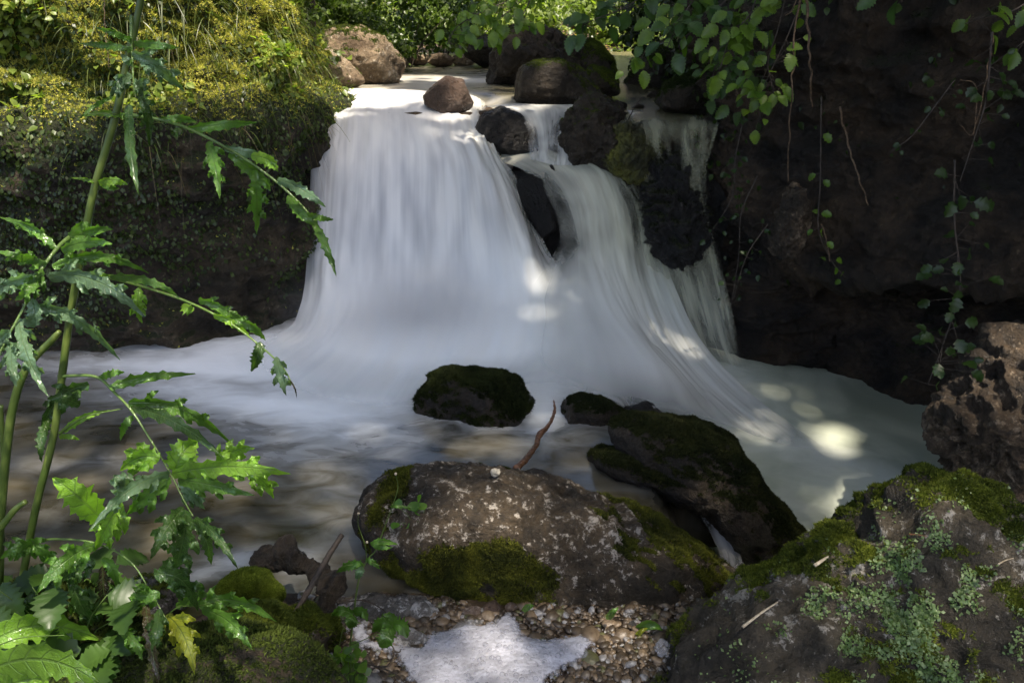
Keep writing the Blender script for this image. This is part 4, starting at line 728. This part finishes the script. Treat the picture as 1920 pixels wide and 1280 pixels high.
# ------------------------------------------------------------------ strokes: leaf lobes traced as ribbons with their own depth, fold and thickness
def lobe(p0, p1, p2, wd, Y0, Y1, col, seed, tooth=.38, fold=.45, seg=22, sag=0.):
    r = np.random.default_rng(seed); t = np.linspace(0, 1, seg+1); P = np.array([p0, p1, p2], float)
    c = ((1-t)**2)[:, None]*P[0]+(2*t*(1-t))[:, None]*P[1]+(t*t)[:, None]*P[2]
    d = np.gradient(c, axis=0); d /= np.linalg.norm(d, axis=1)[:, None]+1e-9; nn = np.stack([-d[:, 1], d[:, 0]], 1)
    Yc = Y0+(Y1-Y0)*t-.02*np.sin(np.pi*t)+sag*t*t
    prof = np.power(np.sin(np.pi*np.clip(t*.80+.20, 0, 1)), .85); prof[-1] = 0
    V = []; UV = []; L = np.hypot(*(P[2]-P[0]))
    for s in (-1, -.5, 0, .5, 1):
        jag = 1.
        if abs(s) == 1:
            jag = .8+tooth*(np.where((np.arange(seg+1)+r.integers(0, 3)) % r.choice([3, 4]) == 1, .8, -.25)*r.uniform(.1, 1.3, seg+1)+r.normal(0, .12, seg+1))
        o = nn*(s*prof*wd*.54*jag)[:, None]+d*(abs(s)*wd*.12)
        dy = -abs(s)*fold*wd*.5*prof*Yc/F+.006*np.sin(t*9+s*2.+seed)*abs(s)
        V.append(at(c[:, 0]+o[:, 0], c[:, 1]+o[:, 1]+abs(s)*2.0, Yc+dy)); UV.append(np.stack([t*L/max(10., wd*.42), np.full(seg+1, s)], 1))
    V = np.stack(V, 1).reshape(-1, 3); UV = np.stack(UV, 1).reshape(-1, 2); i, j = np.meshgrid(np.arange(4), np.arange(seg)); a = (j*5+i).ravel()
    q = np.stack([a, a+1, a+6, a+5], 1); tri = np.concatenate([q[:, :3], q[:, [0, 2, 3]]])
    cc = np.array(col)*r.uniform(.8, 1.2)
    return V, tri, {'col': np.tile(cc, (len(V), 1)), 'uv': UV}
GR = (.10, .22, .03); GB = (.13, .22, .12); GL = (.19, .36, .035); GD = (.045, .10, .02); YE = (.34, .36, .03); BR = (.035, .022, .012)
def thistle_leaf(parent, rib, Yr, lobes, seed, ribw=5, ribcol=(.16, .26, .05), label=None):
    n = len(rib); Ys = np.linspace(Yr[0], Yr[1], n); pts = [at(x, y, Y) for (x, y), Y in zip(rib, Ys)]
    v, f = tube(pts, [ribw*.5*Yr[0]/F, ribw*.18*Yr[1]/F], 7, 50); parts = [(v, f, {'col': np.tile(np.array(ribcol), (len(v), 1)), 'uv': np.zeros((len(v), 2))})]
    ra = np.array(rib, float)
    for k, (a, b, c, wd, col) in enumerate(lobes):
        dd = np.hypot(*(ra-np.array(a)).T); Y0 = Ys[dd.argmin()]+.001; Lp = np.hypot(c[0]-a[0], c[1]-a[1])
        Y1 = Y0+(-.10 if k % 2 else .08)*Lp/150; deep = 28 <= wd <= 62 and Lp > 45
        parts.append(lobe(a, b, c, wd*(.62 if deep else 1), Y0, Y1, col, seed*31+k))
        if deep:                               # side lobes cut deep into the blade
            rr = np.random.default_rng(seed*57+k); A0, B0, C0 = (np.array(q, float) for q in (a, b, c))
            for j, tq in enumerate((.16, .30, .42, .56, .68)):
                q = (1-tq)**2*A0+2*tq*(1-tq)*B0+tq*tq*C0; d = 2*(1-tq)*(B0-A0)+2*tq*(C0-B0); d /= np.hypot(*d)+1e-9; s = 1 if j % 2 else -1
                n2 = np.array([-d[1], d[0]])*s; L2 = wd*rr.uniform(.62, .95)*(1.1-tq*.6); e2 = q+(n2*.85+d*.75)*L2*.8; m2 = q+n2*L2*.5+d*L2*.15
                parts.append(lobe(tuple(q), tuple(m2), tuple(e2), wd*rr.uniform(.30, .42), Y0+(Y1-Y0)*tq-.002, Y0+(Y1-Y0)*tq+rr.uniform(-.02, .02), col, seed*91+k*7+j, seg=12))
    V, Fc, A = join(parts); uv = A.pop('uv'); return mk('leaf', V, Fc, M_thistle, parent=parent, attrs=A, uv=uv, label=label)
def stem(parent, pts, rad, Y, name='stem'):
    C = [at(x, y, Y if np.isscalar(Y) else Y[i]) for i, (x, y) in enumerate(pts)]; v, f = tube(C, rad, 10, 90, rad[0]*.12, 3)
    t = sm(-.1, .4, fbm(v*np.array([60, 60, 18]), 2))[:, None]; return mk(name, v, f, M_stem, parent=parent, attrs={'col': np.array([.055, .09, .016])*(1-t)+np.array([.14, .19, .04])*t})
T1 = empty('thistle', 'tall cabbage thistle with long jagged leaves on a single upright stem at the left', 'plant')
stem(T1, [(272,-60),(262,10),(240,110),(215,225),(178,350),(157,455),(132,590),(117,700),(100,820),(70,940),(52,1030),(35,1130),(20,1260),(0,1500)], [.004,.0052,.0056,.006,.0065], 1.1)
thistle_leaf(T1, [(246,30),(246,70),(248,110),(250,150),(252,178)], (1.1,1.02), [((248,98),(295,120),(345,168),44,GB),((247,140),(222,150),(207,180),34,GB),((251,148),(268,165),(276,190),30,GB),((248,75),(215,60),(180,50),14,GR),((248,92),(200,82),(150,80),16,GR),((250,80),(290,82),(335,88),18,GR),((262,182),(282,205),(280,272),34,GD),((242,195),(238,270),(260,362),24,GD),((250,120),(235,112),(228,100),16,GB),((250,160),(270,150),(280,150),18,GB)], 1, 6)
thistle_leaf(T1, [(238,215),(260,218),(290,222),(350,240),(420,275),(480,312),(540,360),(585,408),(610,450),(628,500)], (1.1,.98), [((352,242),(410,232),(480,228),22,GR),((390,265),(404,300),(412,370),38,GR),((300,224),(340,215),(368,228),18,GR),((470,292),(505,292),(520,318),26,GL),((478,318),(484,370),(481,435),40,GR),((520,335),(570,352),(609,385),22,GB),((575,400),(600,408),(624,410),14,GR),((585,412),(612,450),(630,515),18,GR),((420,276),(470,285),(520,300),20,GB),((340,240),(330,250),(322,250),18,GD),((430,285),(470,320),(510,345),26,GR),((540,365),(560,400),(590,420),22,GR)], 2, 8)
thistle_leaf(T1, [(225,215),(200,213),(165,214)], (1.1,1.07), [((228,216),(195,205),(155,216),14,GL),((212,180),(180,190),(148,222),10,GR),((222,218),(232,212),(240,222),16,GL)], 3, 3)
thistle_leaf(T1, [(180,340),(160,336),(140,333)], (1.1,1.08), [((182,342),(160,332),(135,332),8,GL),((182,342),(215,332),(238,344),18,GL),((190,345),(205,350),(222,352),14,GR)], 4, 3)
thistle_leaf(T1, [(160,430),(130,445),(105,468),(72,515),(45,575),(10,640),(-20,700)], (1.1,.92), [((105,465),(65,420),(0,406),30,GR),((88,495),(45,480),(-10,468),32,GR),((75,520),(10,520),(-20,560),40,GB),((35,595),(40,665),(90,740),44,GB),((120,455),(165,425),(210,428),24,GR),((130,445),(150,415),(170,420),20,GR),((98,500),(180,455),(278,510),34,GR),((90,518),(185,500),(270,592),50,GB),((55,575),(140,570),(224,672),40,GB),((115,470),(160,445),(208,455),26,GR),((20,620),(-20,640),(-40,690),50,GB),((80,505),(60,540),(30,560),40,GR),((60,560),(75,610),(40,600),34,GB),((20,640),(20,690),(30,720),40,GB)], 5, 9)
thistle_leaf(T1, [(165,515),(200,520),(260,535),(350,565),(430,605),(490,650),(530,688),(548,720)], (1.1,.96), [((262,538),(252,570),(266,602),34,GL),((200,518),(290,515),(335,556),18,GR),((372,560),(430,578),(492,625),28,GR),((345,568),(350,582),(362,576),24,GL),((488,640),(486,665),(472,692),26,GD),((518,668),(522,695),(536,738),32,GB),((440,600),(475,605),(497,635),20,GR),((160,518),(180,510),(205,515),14,GL),((400,590),(440,598),(470,632),16,GL),((540,708),(556,722),(556,745),4,BR)], 6, 7, (.2, .32, .05))
thistle_leaf(T1, [(110,705),(179,706),(214,735),(247,770),(283,825),(319,886),(344,936),(362,967)], (1.1,.95), [((204,726),(261,700),(365,699),22,GR),((186,708),(210,694),(232,696),16,GR),((240,755),(347,745),(432,828),42,GR),((247,764),(330,775),(418,855),26,GD),((168,722),(95,725),(74,825),44,GD),((92,784),(70,820),(78,862),22,GD),((250,780),(232,788),(226,822),18,GR),((322,888),(419,862),(542,886),56,GL),((330,884),(334,850),(365,828),64,GL),((405,872),(432,838),(475,838),44,GL),((450,877),(495,890),(512,930),42,GL),((333,899),(390,905),(475,926),46,GR),((336,900),(362,930),(382,950),38,GB),((318,886),(240,900),(168,992),40,GB),((300,860),(262,845),(228,878),60,GL),((190,972),(150,930),(104,898),64,GL),((228,940),(204,975),(178,1028),60,GL),((344,950),(312,985),(283,1044),52,GD),((347,955),(352,1010),(322,1074),58,GD),((365,970),(405,990),(446,1064),34,GD),((372,978),(390,1010),(396,1054),26,GD),((250,925),(230,900),(215,890),44,GB),((320,895),(270,930),(240,960),50,GR),((150,760),(120,740),(90,745),22,GD)], 7, 7)
thistle_leaf(T1, [(112,812),(135,795),(165,779),(229,766)], (1.1,1.06), [((118,808),(150,775),(205,768),16,GL),((110,818),(130,812),(148,822),12,GL)], 8, 7, (.2, .3, .06))
thistle_leaf(T1, [(60,1015),(110,1010),(184,1019),(246,1054),(285,1114),(312,1161)], (1.08,.98), [((288,1078),(345,1060),(370,1140),62,GD),((312,1152),(352,1180),(364,1258),54,YE),((300,1110),(270,1120),(240,1115),44,GR),((178,1022),(125,1035),(68,1110),54,GR),((50,1010),(74,1030),(112,1056),40,GR),((65,1019),(30,1020),(3,1044),38,GR),((134,1085),(150,1150),(195,1180),50,GD),((89,1090),(100,1110),(101,1142),38,GB),((60,1110),(60,1135),(45,1165),44,GD),((226,1182),(255,1195),(266,1234),38,GR),((190,1048),(225,1060),(213,1115),26,GR),((273,1131),(280,1200),(300,1290),24,BR),((193,1060),(190,1115),(210,1184),36,BR),((300,1140),(295,1180),(285,1230),40,GD),((180,1050),(140,1060),(110,1090),44,GD),((310,1165),(300,1190),(298,1210),10,YE)], 9, 6)
thistle_leaf(T1, [(290,1180),(330,1140),(375,1135),(420,1125)], (1.1,1.02), [((372,1137),(430,1100),(517,1162),44,GR),((378,1140),(435,1155),(470,1212),50,GR),((330,1137),(360,1110),(400,1112),30,GR)], 10, 5)
thistle_leaf(T1, [(-60,1220),(-20,1215),(40,1195),(120,1190)], (.98,.9), [((-30,1215),(60,1140),(182,1196),66,GL),((-30,1262),(74,1200),(186,1280),74,GL),((-20,1310),(60,1240),(160,1300),70,GL)], 11, 5)
T2 = empty('thistle', 'second thistle stem leaving the frame at the left edge', 'plant')
stem(T2, [(112,622),(95,640),(50,690),(25,760),(12,850),(2,960),(-10,1150),(-20,1500)], [.004,.006,.0065,.007], 1.07); stem(T2, [(-40,1040),(0,990),(28,955),(48,940)], [.006,.004], 1.05, 'leaf_stalk')
stem(T2, [(2,760),(6,860),(4,1000),(0,1200)], [.0035,.004], 1.09)
r = np.random.default_rng(5)
def underplant(label, n, box, Y, size, cols, seed, T=T_MD, name='low_plant'):
    r = np.random.default_rng(seed); e = empty(name, label, 'plant'); px = r.uniform(box[0], box[2], n); py = r.uniform(box[1], box[3], n); P = at(px, py, r.uniform(Y[0], Y[1], n)); b = P.mean(0)-np.array([0, 0, .06]); e.location = b
    parts = [tube([(0, 0, -.03), (p-b)*.5+np.array([0, 0, .01]), p-b], [.0012, .0008], 4, 6) for p in P[:min(n, 40)]]
    V, Fc, _ = join(parts); mk('stem', V, Fc, M_stem, parent=e, attrs={'col': np.tile((.08, .13, .03), (len(V), 1))})
    v, f, a = leaves(T, P-b, rnd(n, r)*np.array([1, 1, .3])+np.array([0, -.2, 0]), np.array([0, -.55, .85])+rnd(n, r)*.35, size*r.uniform(.6, 1.2, n), r, cols); mk('foliage', v, f, M_leaf, parent=e, attrs=a)
T_RD = leaf_T(8, .52, .06, .03, .1)
underplant('low bright leaves growing under the thistle at the bottom left edge', 110, (0, 1080, 260, 1200), (1.2, 1.45), .03, GL and ((.05, .11, .015), (.13, .24, .03)), 501, T_RD)
underplant('dark broad leaves at the foot of the thistle', 60, (-60, 1050, 260, 1270), (1.0, 1.2), .075, ((.02, .05, .01), (.06, .12, .02)), 502, T_HZ)
underplant('small scalloped leaves at the bottom beside the slender herb', 46, (610, 1215, 690, 1290), (1.36, 1.46), .022, ((.04, .10, .015), (.12, .22, .03)), 503, T_RD)
underplant('clump of round leaves growing on the left shoulder of the speckled boulder', 24, (745, 938, 812, 1005), (1.86, 1.9), .026, ((.05, .13, .015), (.14, .28, .03)), 504, T_RD)
underplant('clump of clover like leaves on the crest of the bottom right boulder', 46, (1578, 975, 1640, 1030), (1.70, 1.76), .022, ((.05, .12, .02), (.12, .25, .05)), 505, T_RD)
underplant('row of small leaves on the right flank of the mossy boulder', 60, (1800, 1010, 1920, 1110), (1.5, 1.6), .02, ((.05, .12, .02), (.13, .25, .05)), 506, T_RD)
# lichen-like rosettes over the bottom right boulder
wE = np.exp(-(((VE-at(1700, 1150, 1.35))**2).sum(1)/.16**2))+.5*np.exp(-(((VE-at(1660, 1220, 1.25))**2).sum(1)/.2**2))+.25*np.exp(-(((VE-at(1860, 1080, 1.45))**2).sum(1)/.15**2))
p, nn = sample(VE, FE, 6500, wE*sm(.0, .25, fbm(VE*11, 3))*((NE@-FW) > 0), 60); 
v, f, a = leaves(T_SM, p+nn*.004, rnd(len(p), r), nn+rnd(len(p), r)*.35, r.uniform(.004, .012, len(p)), r, ((.10, .17, .06), (.33, .42, .20)))
mk('rosette_plants', v, f, M_leaf, attrs=a, parent=eE)
# slender herb in front
H1 = empty('herb', 'slender herb with lobed leaves rising in front of the pool and the flat grey stone', 'plant')
stem(H1, [(645,1340),(650,1270),(660,1180),(672,1090),(688,1050),(705,1030),(722,985),(735,950),(746,915),(742,890)], [.0022,.002,.0012,.0006], 1.42); stem(H1, [(688,1050),(684,1020),(672,985),(672,965)], [.0009,.0007], 1.42, 'flower_stalk'); stem(H1, [(655,1210),(690,1195),(730,1175)], [.0012,.0009], 1.42, 'leaf_stalk'); stem(H1, [(644,1300),(632,1260),(640,1190),(658,1150)], [.0014,.0010], 1.42, 'leaf_stalk')
for k, (rib, lob) in enumerate([([(680,1060),(660,1058),(640,1062)], [((682,1060),(660,1050),(632,1070),20,GR),((680,1060),(675,1070),(668,1082),18,GB),((680,1058),(665,1054),(655,1052),14,GR)]), ([(700,1020),(715,1015),(740,1018)], [((695,1020),(712,1008),(744,1018),16,GR),((700,1020),(712,1026),(735,1024),12,GR)]), ([(735,1175),(735,1160),(730,1150)], [((735,1172),(715,1160),(700,1180),34,GR),((735,1172),(722,1200),(715,1208),36,GR),((735,1170),(755,1165),(762,1190),34,GR),((735,1172),(742,1150),(720,1150),20,GR)]), ([(660,1150),(650,1145),(640,1148)], [((662,1152),(640,1135),(624,1150),24,GR),((662,1150),(680,1135),(688,1160),24,GR),((662,1152),(660,1165),(655,1172),28,GR)]), ([(686,1050),(695,1052),(712,1060)], [((686,1050),(696,1045),(712,1064),14,GR)]), ([(735,945),(745,948),(770,950)], [((732,948),(748,944),(772,952),8,GR)]), ([(644,1235),(636,1232),(628,1238)], [((648,1240),(640,1222),(626,1238),22,GL),((648,1240),(655,1230),(660,1240),20,GL)])]):
    thistle_leaf(H1, rib, (1.42, 1.40), lob, 40+k, 2)
for x, y in ((672, 962), (688, 1016), (742, 888)): B, Bf = ico(2); mk('bud', B*.003+at(x, y, 1.42), Bf, M_straw, parent=H1)
# curled fallen leaves on the gravel
for i, (lab, lob) in enumerate([('curled green and yellow fallen leaf on the gravel at the right', [((1190,1190),(1215,1165),(1240,1185),22,GR),((1188,1205),(1195,1190),(1215,1180),12,YE)]), ('small dark green fallen leaf against the speckled boulder', [((1140,1168),(1142,1155),(1158,1144),16,GR)]), ('tiny green leaf near the tip of the foam', [((980,1152),(988,1140),(1000,1140),14,GR)]), ('black curled dead leaf standing beside the bubbles', [((1208,1188),(1225,1210),(1240,1245),26,BR)])]):
    parts = [lobe(*l[:3], l[3], 1.66, 1.63, l[4], 900+i, .1, .9) for l in lob]; V, Fc, A = join(parts); uv = A.pop('uv'); V[:, 2] += .012; mk('fallen_leaf', V, Fc, M_thistle, attrs=A, uv=uv, label=lab, cat='leaf', group='fallen leaves on the gravel')
